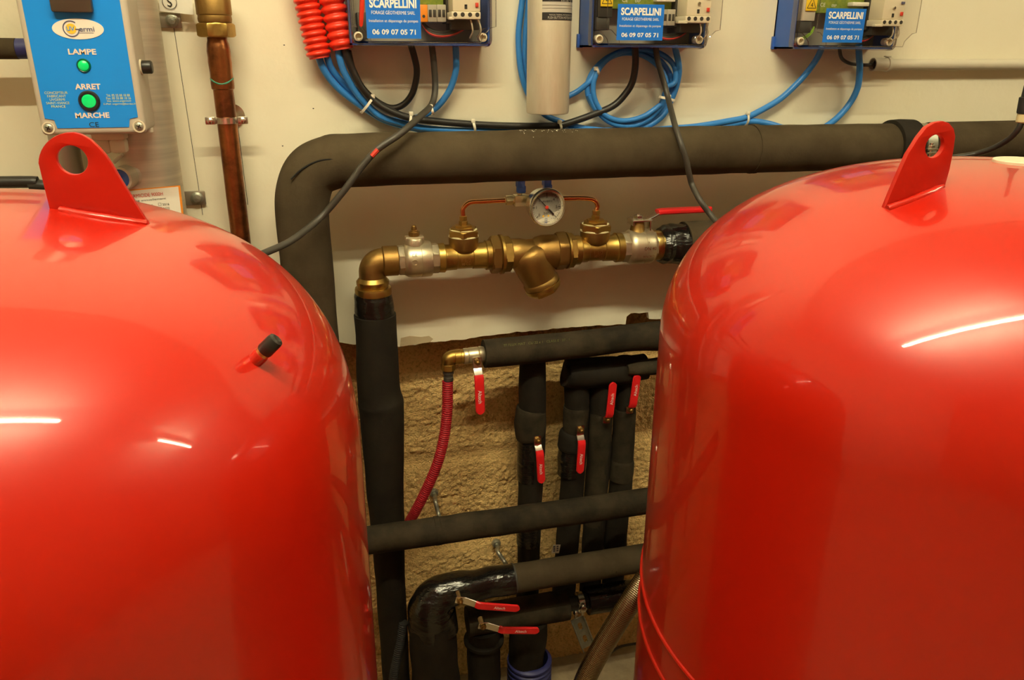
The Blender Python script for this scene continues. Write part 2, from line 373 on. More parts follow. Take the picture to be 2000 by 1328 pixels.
# ------------------------------------------------------------------ tanks
TK = {'R': (.666,-.679,.325,1.034,.202,2.282), 'L': (-.299,-.667,.325,1.006,.226,2.608)}
def tankF(p, t):
    x, y, R, zc, h, n = t; rr = math.hypot(p.x-x, p.y-y)/R
    return rr-1 if p.z < zc else rr**n+((p.z-zc)/h)**n-1
def tankhit(px, py, t):
    d = (RT*((px-1000)/F)+UP*((664-py)/F)+FW).normalized(); s_ = .1
    while tankF(CAMP+d*s_, t) > 0: s_ += .0005
    return CAMP+d*s_
def tanknormal(p, t):
    e = 1e-4; return V([tankF(p+V([e*(i==k) for k in range(3)]), t)-tankF(p-V([e*(i==k) for k in range(3)]), t) for i in range(3)]).normalized()
def tank(key, label, rings):
    t = TK[key]; x, y, R, zc, h, n = t; th = thing('expansion_tank', label, 'tank', (x, y, 0), 'red expansion tanks')
    pr = []
    for i in range(17): a = PI/2*(1-i/16); pr.append((R*math.cos(a)**(2/n)*.999, .30-.19*math.sin(a)**(2/n)))
    pr += [(R,.32),(R,.5),(R,.6),(R,.8),(R,zc-.006),(R,zc)]
    for i in range(1, 61):
        a = PI/2*i/60; pr.append((R*math.cos(a)**(2/n) if i < 60 else 0, zc+h*math.sin(a)**(2/n)))
    M().lathe((x, y, 0), Z, pr, 160).build('shell', 'red', th, sharp=60)
    for z in rings: M().lathe((x, y, z-.003), Z, [(R-.002,0),(R+.002,.001),(R+.0028,.003),(R+.002,.005),(R-.002,.006)], 128).build('weld_bead', 'lug', th)
    for k in range(3):
        a = 2*PI*k/3+.4; c = V((x+math.cos(a)*R*.75, y+math.sin(a)*R*.75, 0))
        M().sweep([c, c+Z*.26], .02, 16, 2).cyl(c, Z, .045, .006).build('leg', 'lug', th)
    M().cyl((x+.012, y, zc+h-.003), Z, .026, .006, 32).build('top_plug', 'whitepl', th)
    return th
tl = tank('L', 'large glossy red expansion tank with black-capped air valve, left of the brass pipework', (.42,))
tr = tank('R', 'large glossy red expansion tank with streaked lamp reflection, right of the wrapped pipes', (.722,.674))

def lug(par, key, outline, hole, base, th_):
    a, b = tankhit(*base[0], TK[key]), tankhit(*base[1], TK[key])
    d = V((b.x-a.x, b.y-a.y, 0)).normalized(); n = V((d.y, -d.x, 0)) if d.x > 0 else V((-d.y, d.x, 0))
    if n.y > 0: n = -n
    Q = lambda q: onplane(q[0], q[1], a, n)
    ol = [Q(q) for q in outline]; ol = catmull_loop(ol, outline)
    hc, hu, hv = Q(hole[0]), Q(hole[1]), Q(hole[2])
    r = ((hu-hc).length+(hv-hc).length)/2; hl = circ(hc, r, d, Z, 40)
    M().plate(ol, th_, n, [hl], .0006).build('lifting_lug', 'lug', par)
    f = M().sweep([tankhit(base[0][0]+3, base[0][1]+2, TK[key])-n*-.003, tankhit((base[0][0]+base[1][0])/2, (base[0][1]+base[1][1])/2+2, TK[key])+n*.003, tankhit(base[1][0]-3, base[1][1]-1, TK[key])+n*.003], .0034, 12, 8, jit=.2, jf=200)
    f.build('weld_fillet', 'red', par)
def catmull_loop(ol, src):
    out = []
    for i in range(len(ol)): out.append(ol[i])
    return out
def arc(c, rx, ry, a0, a1, n): return [(c[0]+rx*math.cos(math.radians(a0+(a1-a0)*i/n)), c[1]-ry*math.sin(math.radians(a0+(a1-a0)*i/n))) for i in range(n+1)]
# left lug outline in pixels, head rounded, foot sunk a little into the dome
lo = [(103,424),(96,395),(86,355),(79,325)] + arc((140,318),63,60,180,100,10) + [(145,258),(160,262),(178,272),(194,287),(208,303),(220,321),(240,355),(265,395),(292,438),(286,452)]
lug(tl, 'L', lo, ((143,312),(172,312),(143,341)), ((118,408),(290,437)), .005)
ro = [(1722,412),(1735,380),(1752,340),(1770,300),(1790,268),(1806,248),(1822,239),(1838,236),(1850,240),(1859,251),(1862,266),(1858,295),(1851,330),(1842,362),(1838,380)]
lug(tr, 'R', ro, ((1822,285),(1838,285),(1822,309)), ((1726,405),(1838,365)), .005)
# air valve of the left tank
b = tankhit(500, 702, TK['L']); tip = onplane(524, 672, b, FW); n = (tanknormal(b, TK['L'])*.55+(tip-b).normalized()*.45).normalized()
M().lathe(b-n*.006, n, [(.0055,0),(.0055,.011),(.0048,.0125)], 16).build('valve_socket', 'red', tl)
M().lathe(b+n*.0055, n, [(.0050,0),(.0050,.0035)], 16).build('valve_collar', 'brasslight', tl)
M().lathe(b+n*.0080, n, [(.0050,0),(.0055,.001),(.0055,.0105),(.0050,.0125),(.003,.0135),(.0,.013)], 20).build('valve_cap', 'black', tl)

# ------------------------------------------------------------------ long insulated pipe along the wall
OT = .098
ZT = (P(640,311,OT).z+P(1480,294,OT).z)/2; RTp = 50*pm(P(1000,300,OT))*.98
XV = (P(537,400,OT).x+P(640,400,OT).x)/2
t = thing('insulated_pipe', 'thick black foam-insulated pipe running along the wall and turning down at the left corner', 'pipe', (XV, -OT, ZT))
bend = [V((XV,-OT,ZT-.085)), V((XV+.004,-OT,ZT-.045)), V((XV+.018,-OT,ZT-.016)), V((XV+.045,-OT,ZT-.003)), V((XV+.085,-OT,ZT))]
XJ = P(1740,290,OT).x
M().sweep([V((XV,-.0,.60)), V((XV,-OT+.05,.605)), V((XV,-OT,.65)), V((XV,-OT,.8)), V((XV,-OT,1.0))]+bend+[V((.3,-OT,ZT)), V((XJ-.35,-OT,ZT)), V((XJ,-OT,ZT-.002))], RTp, 40, 10, jit=.035, jf=22).build('foam_sleeve', 'foam', t)
M().sweep([V((XJ-.28,-OT,ZT)), V((XJ-.27,-OT,ZT))], RTp+.0012, 40, 2, jit=.02, jf=20).build('joint_ring', 'foam', t)
M().lathe((XJ-.008,-OT,ZT), X, [(RTp-.002,0),(RTp+.004,.002),(RTp+.005,.02),(RTp+.004,.045),(RTp+.001,.047)], 40).build('overlapping_sleeve', 'foamdark', t)
M().sweep([V((XJ+.075,-OT,ZT)), V((2.2,-OT,ZT)), V((3.3,-OT,ZT))], RTp*.97, 36, 8, jit=.03, jf=20).build('foam_sleeve', 'foam', t)
M().lathe((XJ+.03,-OT,ZT), X, [(.018,0),(.018,.06)], 24).build('bare_pipe', 'steeldark', t)
yf = OT+RTp
M().sweep([P(x, y, yf-.002) for x, y in ((568,350),(590,330),(620,315),(650,311),(700,313),(760,311),(815,313),(870,309),(940,310),(1000,311),(1130,311),(1230,303),(1300,301),(1355,297),(1410,298),(1462,296))], .0013, 8, 5).build('slit', 'seam', t)
M().sweep([P(x, y, yf-.006) for x, y in ((600,430),(612,470),(622,520))], .0012, 6, 5).build('slit', 'seam', t)
c = thing('pipe_clamp', 'zinc pipe clamp with bolt gripping the thick pipe behind the right lug', 'clamp', (XJ+.066,-OT,ZT))
M().lathe((XJ+.045,-OT,ZT), X, [(RTp*.86,0),(RTp*.93,.001),(RTp*.93,.021),(RTp*.86,.022)], 40).build('band', 'galv', c)
q = P(1818,291,OT+RTp+.012)
M().box(q+V((0,.006,0)), (.022,.024,.003), .0008).box(q+V((0,.006,-.006)), (.022,.024,.003), .0008).build('ear', 'chrome', c)
M().hexn(q+V((0,0,.002)), Z, .006, .005).lathe(q-Z*.03, Z, [(.003,0),(.003,.04)], 12).build('bolt', 'chrome', c)
M().sweep([V((XJ+.056,-OT+RTp*.9,ZT)), V((XJ+.056,0,ZT))], .005, 10, 2).build('stud', 'chrome', c)
random.seed(9); s = M()
for i in range(46):
    px = random.uniform(1012,1135); a = abs(random.gauss(0,.22))+.08; x = P(px,258,OT).x
    s.sphere((x, -OT-math.sin(a)*(RTp+.0003), ZT+math.cos(a)*(RTp+.0003)), random.uniform(.0003,.0009), (1,1,.6), 6)
tag(s.build('plaster_crumbs', 'white'), 'white plaster crumbs scattered on top of the thick insulated pipe', 'crumbs', None, 'stuff')

# ------------------------------------------------------------------ brass pipework row
OB = .075
ya = lambda px: 508-(px-760)*.053
ZB = (P(760,508,OB).z+P(1250,482,OB).z)/2
bx_ = lambda px: P(px, ya(px), OB).x
bp_ = lambda px: V((bx_(px), -OB, ZB))
def br(px, rpx): return rpx*pm(P(px, ya(px), OB))
def seg_prof(x0, items):  # items: (px, radius px)
    return [(br(p, r), bx_(p)-x0) for p, r in items]
XE = (P(698,552,OB).x+P(758,552,OB).x)/2
# downpipe with tape, behind the left tank
dp = thing('insulated_pipe', 'black foam-insulated drop pipe below the brass elbow, beside the left tank', 'pipe', (XE,-OB,0))
zt0, zt1 = P(735,574,OB).z, P(735,636,OB).z
XD = lambda z: XE
M().sweep([V((XE,-OB,.0)), V((XE,-OB,.15)), V((XE,-OB,.3)), V((XE,-OB,.45)), V((XE,-OB,.55)), V((XE,-OB,.62)), V((XE+.001,-OB,.68)), V((XE+.002,-OB,.76)), V((XE,-OB,.80)), V((XE,-OB,zt1+.02))],
          [.026,.026,.027,.028,.030,.033,.034,.036,.0395,.035,.034], 36, 8, jit=.06, jf=14).build('foam_sleeve', 'foamdark', dp)
M().sweep([V((XE,-OB,zt1-.004)), V((XE,-OB,(zt0+zt1)/2)), V((XE,-OB,zt0-.002)), V((XE,-OB,zt0+.006))], [br(735,39),br(735,38.5),br(735,37),br(735,33)], 36, 8, jit=.09, jf=45).build('tape_wrap', 'tape', dp)
# elbow
t = thing('pipe_elbow', 'large dull brass elbow turning down into the taped drop pipe', 'elbow', (XE,-OB,ZB))
xe1 = bx_(747); ze1 = P(735,551,OB).z; rE = br(740,26)
pts = []
Rb = min(xe1-XE, ZB-ze1)
cx, cz = XE+Rb, ZB-Rb
for i in range(9):
    a = PI/2*i/8; pts.append(V((cx-Rb*math.cos(a), -OB, cz+Rb*math.sin(a))))
M().sweep([V((XE,-OB,ze1-.004))]+pts+[V((xe1+.002,-OB,ZB))], rE, 36, 3).build('elbow_body', 'brassold', t)
M().lathe((xe1,-OB,ZB), X, [(rE*.8,-.002),(br(760,28),0),(br(760,29.5),.0015),(br(760,29.5),bx_(777)-xe1-.001),(br(760,28),bx_(777)-xe1)], 36).build('socket', 'brassold', t)
M().lathe((XE,-OB,ze1+.005), -Z, [(rE,-.004),(br(735,30),0),(br(735,32),.002),(br(735,32),.007),(br(735,30),.010),(br(735,30),.012),(br(735,35),.013),(br(735,36),.016),(br(735,36),.024),(br(735,33),.027)], 40).build('reducer_collar', 'brass', t)

def ball_valve(name, label, pl_, hexl, body, hexr, grp):
    # px ranges along the pipe; returns thing
    t = thing(name, label, 'valve', bp_((body[0]+body[1])/2), grp)
    m_ = (body[0]+body[1])/2; x0 = bx_(body[0]); L = bx_(body[1])-x0; r = br(m_, pl_)
    M().lathe((x0,-OB,ZB), X, [(r*.80,0),(r*.86,L*.02),(r*.97,L*.14),(r,L*.25),(r,L*.60),(r*1.015,L*.61),(r*1.015,L*.93),(r*.97,L*.99),(r*.8,L)], 40).build('valve_body', 'nickel', t)
    for a, b in (hexl, hexr): M().hexn((bx_(a),-OB,ZB), X, br(a, 30), bx_(b)-bx_(a), .3, 8).build('hexagon_end', 'nickel', t)
    return t, V((x0+L*.42,-OB,ZB+r)), r
v1, top, r = ball_valve('ball_valve', 'nickel ball valve without handle next to the brass elbow', 34.5, (777,790), (788,842), (841,856), 'nickel ball valves on the brass row')
M().lathe(top-Z*.004, Z, [(.016,0),(.0155,.008),(.014,.011)], 24).box(top+V((0,0,.006)), (.030,.016,.008), .002).build('stem_pad', 'nickel', v1)
M().hexn(top+Z*.010, Z, .0095, .007, .2).lathe(top+Z*.016, Z, [(.006,0),(.0055,.003),(.004,.004)], 16).hexn(top+Z*.018, Z, .0045, .006).sphere(top+Z*.025, .004, (1,1,.7), 12).build('stem_bolt', 'brassold', v1)
M().lathe((bx_(806),-OB-r*.985,ZB+.002), -Y, [(.0052,0),(.0050,.0014),(.0036,.0014),(.0034,.0008),(0,.0008)], 20).build('embossed_ring', 'nickel', v1)
M().text('CE', (bx_(806),-OB-r*.93,ZB+.014), X, Z, h=.005, lift=.0012).build('lettering', 'galv', v1)

def tee(label, px0, px1, pc, capy, nuty, grp):
    t = thing('pipe_tee', label, 'tee', bp_(pc), grp); x0 = bx_(px0); xc = bx_(pc)
    a, b = px0, px1
    M().lathe((x0,-OB,ZB), X, seg_prof(x0, [(a,26),(a+.5,28.5),(a+12,29),(a+13,27),(a+16,25.5),(pc-16,25),(pc-15,23.5),(pc+15,23.5),(pc+16,25),(b-16,25.5),(b-13,27),(b-12,29),(b-.5,28.5),(b,26)]), 40).build('run', 'brass', t)
    rz = br(pc, 1); zt = P(pc, capy+28, OB).z
    M().lathe((xc,-OB,ZB), Z, [(14*rz,6*rz),(21*rz,10*rz),(26*rz,14*rz),(28*rz,19*rz),(29*rz,zt-ZB-8*rz),(29*rz,zt-ZB-2*rz),(27*rz,zt-ZB)], 36).build('branch', 'brassold', t)
    s = M().hexn((xc,-OB,zt-.001), Z, 31.5*rz, 13*rz, .35).hexn((xc,-OB,zt+11*rz), Z, 26*rz, 6*rz, .1).hexn((xc,-OB,zt+16*rz), Z, 18*rz, 5*rz, .4)
    s.build('hexagon_plug', 'brass', t)
    M().lathe((xc,-OB,zt-2*rz), Z, [(28*rz,0),(29.5*rz,1*rz),(28.8*rz,3*rz),(27*rz,3.5*rz)], 30).lathe((xc,-OB,zt+11.5*rz), Z, [(26*rz,0),(26.5*rz,1.2*rz),(24*rz,2*rz)], 30).build('jointing_paste', 'paste', t)
    zn = zt+20*rz
    M().hexn((xc,-OB,zn), Z, 8.8*rz, 9*rz).hexn((xc,-OB,zn+9.5*rz), Z, 8*rz, 9*rz, .4).build('compression_nut', 'brass', t)
    M().text('1 1/2', (xc,-OB-23.6*rz,ZB-2*rz), X, Z, h=7*rz, lift=.0008).text('90 CU', (xc,-OB-23*rz,ZB-9*rz), X, Z, h=5*rz, lift=.0012).build('lettering', 'brasslight', t)
    return t, V((xc,-OB,zn+18*rz))
t1, n1 = tee('brass tee with hexagon plug, left of the Y strainer', 855, 960, 906, 432, 414, 'brass tees with stacked hexagon plugs')
t2, n2 = tee('brass tee with hexagon plug, right of the Y strainer', 1118, 1213, 1161, 421, 403, 'brass tees with stacked hexagon plugs')
def union(label, items, grp):
    t = thing('union_nut', label, 'nut', bp_(items[0][0]), grp)
    (a,b,r1), (c,d,r2), (e,f,r3) = items
    M().hexn((bx_(a),-OB,ZB), X, br(a,r1), bx_(b)-bx_(a), .5).build('large_nut', 'brassold', t)
    M().lathe((bx_(c),-OB,ZB), X, [(br(c,r2)*.9,0),(br(c,r2),.0006),(br(c,r2),bx_(d)-bx_(c)-.0006),(br(c,r2)*.9,bx_(d)-bx_(c))], 36).build('flange', 'brass', t)
    M().hexn((bx_(e),-OB,ZB), X, br(e,r3), bx_(f)-bx_(e), .2).build('small_nut', 'brass', t)
union('large brass union nut between left tee and Y strainer', ((957,975,38),(975,981,39),(981,997,35)), 'brass union nuts either side of the strainer')
union('large brass union nut between Y strainer and right tee', ((1084,1104,38),(1104,1109,36),(1109,1120,34)), 'brass union nuts either side of the strainer')
# Y strainer
t = thing('y_strainer', 'cast brass Y strainer hanging in the middle of the brass row', 'strainer', bp_(1040))
x0 = bx_(995)
M().lathe((x0,-OB,ZB), X, seg_prof(x0, [(995,27),(998,29),(1015,29),(1030,26),(1040,25.5),(1046,30),(1058,33),(1084,33),(1088,28)]), 40).build('main_barrel', 'brassold', t)
a = V((P(1029,488,OB).x,-OB,P(1029,488,OB).z)); b = V((P(1062,562,OB).x,-OB,P(1062,562,OB).z)); d = (b-a).normalized(); L = (b-a).length; k = pm(a)
M().lathe(a, d, [(14*k,-9*k),(27*k,-6*k),(35*k,-1*k),(39*k,5*k),(40*k,L*.22),(38.5*k,L*.45),(35*k,L*.70),(34.5*k,L*.76),(36.5*k,L*.80),(36.5*k,L*.88),(35*k,L*.90)], 48).build('basket_leg', 'brassold', t)
M().lathe(a, d, [(33*k,L*.89),(37*k,L*.91),(37*k,L*.99),(34*k,L*1.0)], 36).hexn(a+d*L*.99, d, 33*k, 9*k, .2).build('end_cap', 'brass', t)
M().box(V((bx_(1040),-OB,ZB+21*k)), (75*k,3*k,12*k), .001).build('web', 'brassold', t)
q = V((bx_(1073),-OB-30*k,ZB-3*k))
M().lathe(q+Y*.010, -Y, [(10*k,0),(9*k,.008),(7.5*k,.0105),(5.5*k,.0105),(5*k,.009),(0,.009)], 24).build('boss', 'brassold', t)
# right valve with red lever
v2, top, r = ball_valve('ball_valve', 'nickel ball valve with red lever before the taped sleeve', 34.5, (1211,1226), (1223,1270), (1269,1276), 'nickel ball valves on the brass row')
M().lathe((bx_(1275),-OB,ZB), X, [(br(1280,28),0),(br(1280,29),.002),(br(1280,29),.012)], 32).build('adapter', 'brasslight', v2)
M().lathe(top-Z*.006, Z, [(.016,0),(.0125,.006),(.011,.018)], 24).hexn(top+Z*.002, Z, .0115, .012).build('stem', 'brassold', v2)
zp = top.z+.016; xp = top.x
M().box((xp+.003,-OB,zp), (.036,.028,.004), .0015).bx(xp-.014,xp-.011,-OB-.013,-OB+.013,zp-.008,zp,.001).bx(xp+.017,xp+.020,-OB-.013,-OB+.0,zp-.018,zp,.001).strip([V((xp+.012,-OB,zp)), V((xp+.020,-OB,zp+.002)), V((bx_(1288)-.001,-OB,P(1288,412,OB).z)), V((bx_(1292),-OB,P(1292,411,OB).z))], .018, .003, Y).build('lever_arm', 'chrome', v2)
M().hexn((xp,-OB,zp+.002), Z, .0085, .006).lathe((xp,-OB,zp+.006), Z, [(.004,0),(.0035,.004)], 12).build('stem_nut', 'chrome', v2)
zl = P(1330,411,OB).z; xa, xb = P(1284,411,OB).x, P(1389,410,OB).x
n_ = 14; path = [V((xa,-OB,zl-.001)), V((xa+.008,-OB,zl))]+[V((xa+.008+(xb-xa-.008)*i/n_,-OB,zl)) for i in range(1, n_+1)]
M().strip(path, [.019,.020]+[.021]*(n_-3)+[.019,.014,.006], .0085, Y).build('lever_grip', 'redgrip', v2)
M().text('Altech', ((xa+xb)/2-.004,-OB-.006,zl), X, Z, h=.0045, lift=.005).build('lettering', 'redprint', v2)
M().text('J1', (bx_(1252),-OB-r*.95,ZB+.013), X, Z, h=.004, lift=.002).text('DN 40', (bx_(1256),-OB-r,ZB+.003), X, Z, h=.0055, lift=.0012).text('MACRO', (bx_(1254),-OB-r*.96,ZB-.011), X, Z, h=.004, lift=.002).build('lettering', 'chrome', v2)
# sleeve to the right
t = thing('insulated_pipe', 'black taped insulated pipe leaving the red-levered nickel valve toward the right tank', 'pipe', (bx_(1285),-OB,ZB))
x1 = bx_(1287)
M().sweep([V((x1,-OB,ZB)), V((x1+.012,-OB,ZB)), V((x1+.025,-OB,ZB)), V((x1+.052,-OB,ZB))], [br(1300,33),br(1300,38),br(1300,37),br(1300,40),br(1300,41)], 36, 10, jit=.10, jf=50).build('tape_wrap', 'tape', t)
M().sweep([V((x1+.046,-OB,ZB)), V((x1+.2,-OB,ZB)), V((x1+.6,-OB,ZB)), V((2.0,-OB,ZB))], br(1340,42), 36, 8, jit=.03, jf=18).build('foam_sleeve', 'foam', t)

# ------------------------------------------------------------------ gauge with its valves and copper tubes
def tube_from(n, pts, label, grp):
    return tag(M().sweep([n]+pts, 4.6*pm(n), 14, 8).build('copper_tube', 'copper', org=n), label, 'tube', grp)
yg = OB
tube_from(n1, [V((n1.x,-yg,P(907,408,OB).z)), P(913,398,OB), P(924,394.5,OB), P(945,393.5,OB), P(992,391,OB)], 'thin bright copper tube from left tee plug to the gauge valves', 'thin copper tubes')
tube_from(n2, [P(1167,402,OB), P(1162,392,OB), P(1150,388,OB), P(1130,387,OB), P(1095,387.5,OB)], 'thin bright copper tube from right tee plug to behind the gauge', 'thin copper tubes')
zg = P(1015,390,OB).z
def gx(px): return P(px,390,OB).x
for i, (a, lab) in enumerate(((1003,'small brass gauge valve with blue handle, left of the dial'), (1054,'small brass gauge valve with blue handle, behind the top of the dial'))):
    t = thing('needle_valve', lab, 'valve', (gx(a+12),-OB,zg), 'small blue-handled gauge valves')
    k = pm(V((gx(a),-OB,zg)))
    if i == 0:
        s = M().hexn((gx(988),-OB,zg), X, 10*k, 13*k).lathe((gx(988)-2*k,-OB,zg), X, [(6*k,0),(6*k,22*k)], 18).hexn((gx(999),-OB,zg), X, 8.5*k, 5*k, .3)
        s.build('compression_nut', 'gaugefit', t)
    M().box((gx(a+13),-OB,zg-1*k), (26*k,22*k,22*k), 2*k).lathe((gx(a+24),-OB,zg), X, [(9*k,0),(9*k,14*k)], 18).build('valve_block', 'gaugefit', t)
    M().lathe((gx(a+12),-OB,zg+9*k), Z, [(5*k,0),(5*k,6*k),(3.5*k,6*k),(3.5*k,12*k)], 16).build('stem', 'gaugefit', t)
    s = M().box((gx(a+14),-OB-2*k,zg+21*k), (17*k,14*k,15*k), 2.5*k).box((gx(a+12.5),-OB-2*k,zg+32*k), (15*k,20*k,15*k), 2.5*k)
    s.build('handle', 'bluegrip', t)
OG = .120; gc = P(1069,405.5,OG); k = pm(gc); Rg = 38*k
t = thing('pressure_gauge', 'round chrome pressure gauge with white bar dial above the strainer', 'gauge', gc)
gn = V((.06,-1,-.02)).normalized(); gu = V((0,0,1)).cross(gn).normalized()*-1; gu = V((1,.06,0)).normalized(); gv = gn.cross(gu); gv = gv if gv.z > 0 else -gv
M().lathe(gc-gn*.030, gn, [(.012,0),(Rg*.86,.002),(Rg*.88,.006),(Rg*.88,.026)], 48).build('case', 'chrome', t)
M().lathe(gc, gn, [(Rg*.86,-.008),(Rg*.97,-.006),(Rg,-.002),(Rg*.98,.002),(Rg*.93,.004),(Rg*.85,.003),(Rg*.82,0),(Rg*.82,-.006)], 56).build('bezel', 'chrome', t)
dc = gc-gn*.004
dl = M().lathe(dc-gn*.001, gn, [(Rg*.84,0),(Rg*.84,.001)], 48).build('dial', 'dial', t)
def dpos(ang, rad): a = math.radians(ang); return dc+gu*(math.sin(a)*rad)+gv*(math.cos(a)*rad)
s = M()
for i in range(31):
    ang = -135+9*i; big = i % 5 == 0; r0, r1 = Rg*(.64 if big else .70), Rg*.76
    a_, b_ = dpos(ang, r0), dpos(ang, r1); s.strip([a_+gn*.0004, b_+gn*.0004], .0009 if big else .0004, .0003, gn.cross((b_-a_).normalized()))
for i in range(7): s.text(str(i), dpos(-135+45*i, Rg*.55), gu, gv, h=.0045, lift=.0004)
s.text('EN 837-1', dc+gv*Rg*.30+gu*.001, gu, gv, h=.003, lift=.0004).text('bar', dc-gv*Rg*.30, gu, gv, h=.0048, lift=.0004).text('kl 1,6', dc-gv*Rg*.60+gu*Rg*.36, gu, gv, h=.0022, lift=.0004)
s.build('scale', 'blackp', dl)
M().lathe(dc+gu*Rg*-.16-gv*Rg*.46, gn, [(.0016,0),(.0016,.0004)], 14).lathe(dc+gu*Rg*.12-gv*Rg*.46, gn, [(.0016,0),(.0016,.0004)], 14).build('yellow_dot', 'sun', dl)
c_ = dc-gv*Rg*.70; s = M()
for dx in (-1,1): s.box(c_+gu*dx*.0016, (.0005,.0004,.007))
for dz in (-1,1): s.box(c_+gv*dz*.0034, (.0036,.0004,.0005))
s.text('KI', c_, gv, -gu, h=.0018, lift=.0004).build('maker_mark', 'blueprint', dl)
nd = dpos(-44, 1)-dc; tp = dc+gn*.002
M().strip([tp-nd*Rg*.55, tp-nd*Rg*.18, tp-nd*Rg*.17, tp+nd*Rg*.35, tp+nd*Rg*.74], [.0032,.0028,.0014,.0013,.0004], .0005, gn.cross(nd)).build('needle', 'blackp', t)
M().lathe(tp, gn, [(.0028,-.001),(.0028,.001),(.0015,.0016)], 16).build('needle_hub', 'redprint', t)
M().lathe(gc-gn*.0005, gn, [(Rg*.83,0),(Rg*.83,.0008)], 40).build('glass', 'glassp', t)
M().sweep([gc-gn*.028, gc-gn*.035+V((0,0,-.0)), V((gx(1078),-OB,zg))], 6*k, 14, 4).build('rear_connection', 'brasslight', t)

# ------------------------------------------------------------------ lever handles (one builder, used for seven)
def lever(label, bolt, off, end, grp, start=None, Lr=None, wpx=15, tname='Altech', neck=(12,24), flip=False, par=None):
    B = P(*bolt, off); E = P(*end, off+.010); d = (V((E.x,0,E.z))-V((B.x,0,B.z))).normalized(); out = V((0,-1,0)); wv = d.cross(out).normalized()
    k = pm(B); Lt = (V((E.x,0,E.z))-V((B.x,0,B.z))).length; w_ = wpx*k; nk, gs = neck[0]*k, neck[1]*k
    if par is None: t = thing('valve_handle', label, 'handle', B, grp)
    else: t = par
    M().strip([B-d*9*k, B-d*8*k, B+d*nk*.7, B+d*nk, B+d*gs+out*.011, B+d*(gs+4*k)+out*.012], [w_*.75,w_,w_,w_,w_*.95,w_*.9], .0022, wv).build('lever_arm', 'chrome', t)
    M().hexn(B+out*.001, out, 6.2*k, .005, .3).lathe(B+out*.005, out, [(3.8*k,0),(3.6*k,.003),(2*k,.0042)], 14).build('spindle_nut', 'brassold', t)
    M().lathe(B-out*.02, out, [(6*k,0),(6*k,.02)], 16).build('spindle', 'chrome', t)
    g0 = B+d*(gs-5*k)+out*.0085; ge = Lt; pts = [g0, B+d*(gs+1*k)+out*.0117]; n = 12; ws = [w_*1.02, w_*1.05]
    hw = w_*.52
    for i in range(1, n+1): pts.append(B+d*(gs+k+(ge-hw-gs-k)*i/n)+out*.012); ws.append(w_*1.05)
    for i in range(1, 9):
        a_ = PI/2*i/8; pts.append(B+d*(ge-hw+hw*math.sin(a_))+out*.012); ws.append(max(.12*w_, w_*1.05*math.cos(a_)))
    M().strip(pts, ws, .0052, wv).build('lever_grip', 'redgrip', t)
    if tname:
        u = d if not flip else -d; v = out.cross(u)
        mid = B+d*((gs+ge)/2)+out*.0146
        M().text(tname, mid, u, v, h=w_*.42, lift=.0004).build('lettering', 'white', t)
        
    return t
G7 = 'red-gripped lever handles'
# ------------------------------------------------------------------ middle sleeve, its valve, elbow and red hose
O2 = .045
a, b = P(945,691,O2), P(1285,657,O2); k = pm(a)
t = thing('insulated_pipe', 'black foam-insulated pipe just under the torn plasterboard edge', 'pipe', a)
M().sweep([a, P(1000,686,O2), P(1060,680,O2), P(1120,674,O2), P(1180,667,O2), P(1220,661,O2), P(1260,657,O2), P(1300,655,O2), P(1400,648,O2)], [28.5*k,28.5*k,28*k,28*k,27.5*k,27*k,28*k,30*k,31*k,31*k], 36, 8, jit=.04, jf=20).build('foam_sleeve', 'foamdust', t)
M().text('TF FLUX MAT   CU 22 x 1   CLASS E   27 . 1 .', P(1050,668,O2+.024), (P(1090,663,O2)-P(990,672,O2)), Z, w=.125, h=.0045, lift=.0012).build('lettering', 'printfaint', t)
t = thing('ball_valve', 'scaly nickel drain valve with hanging red lever at the sleeve end', 'valve', P(925,697,O2))
d = (b-a).normalized()
q = P(905,696,O2)
M().lathe(q, d, [(15*k,0),(16*k,2*k),(16*k,8*k),(15*k,9*k),(16*k,11*k),(16.5*k,28*k),(15*k,30*k),(17*k,31*k),(17*k,36*k),(15*k,42*k)], 30).build('valve_body', 'nickel', t)
lever('', (932,706), O2+.022, (938,808), None, wpx=18, par=t, neck=(14,30))
t = thing('pipe_elbow', 'small brass elbow above the red corrugated hose', 'elbow', P(880,690,O2))
q1 = P(904,696,O2)
M().sweep([q1+d*.002, P(895,696,O2), P(884,697,O2), P(876,702,O2), P(875,712,O2)], [13*k,13*k,13.5*k,13.5*k,12*k], 26, 6).build('elbow_body', 'brass', t)
M().lathe(q1-d*17*k, d, [(13*k,0),(15*k,1*k),(15*k,12*k),(14*k,13*k),(14.5*k,17*k)], 26).build('socket', 'brass', t)
M().hexn(P(875.5,710,O2), -Z, 14.5*k, 13*k, .2).build('nut', 'brass', t)
M().lathe(P(875.5,722,O2), -Z, [(10*k,0),(10.5*k,2*k),(10.5*k,8*k),(9*k,10*k),(9*k,14*k),(9.6*k,14.5*k),(9.6*k,22*k)], 22).build('hose_tail', 'darkpl', t)
hp = [P(874.5,744,O2), P(874,760,O2), P(873.5,800,O2), P(868,850,O2), P(856,900,O2), P(838,945,.04), P(816,990,.03), P(798,1022,.015), P(774,1066,.0), P(756,1110,-.02)]
hs = M().sweep(hp, 10.5*k, 20, 10, step=.0011, corr=(.0042,.055)); hs.v = hs.v
t = tag(hs.build('corrugated_hose', 'redhose', org=hp[0]), 'dark red corrugated hose hanging in front of the rough block wall', 'hose')
M().sweep([P(875,738,O2), P(874.5,750,O2)], 8*k, 16, 2).build('inner_tube', 'bluecorr', t)

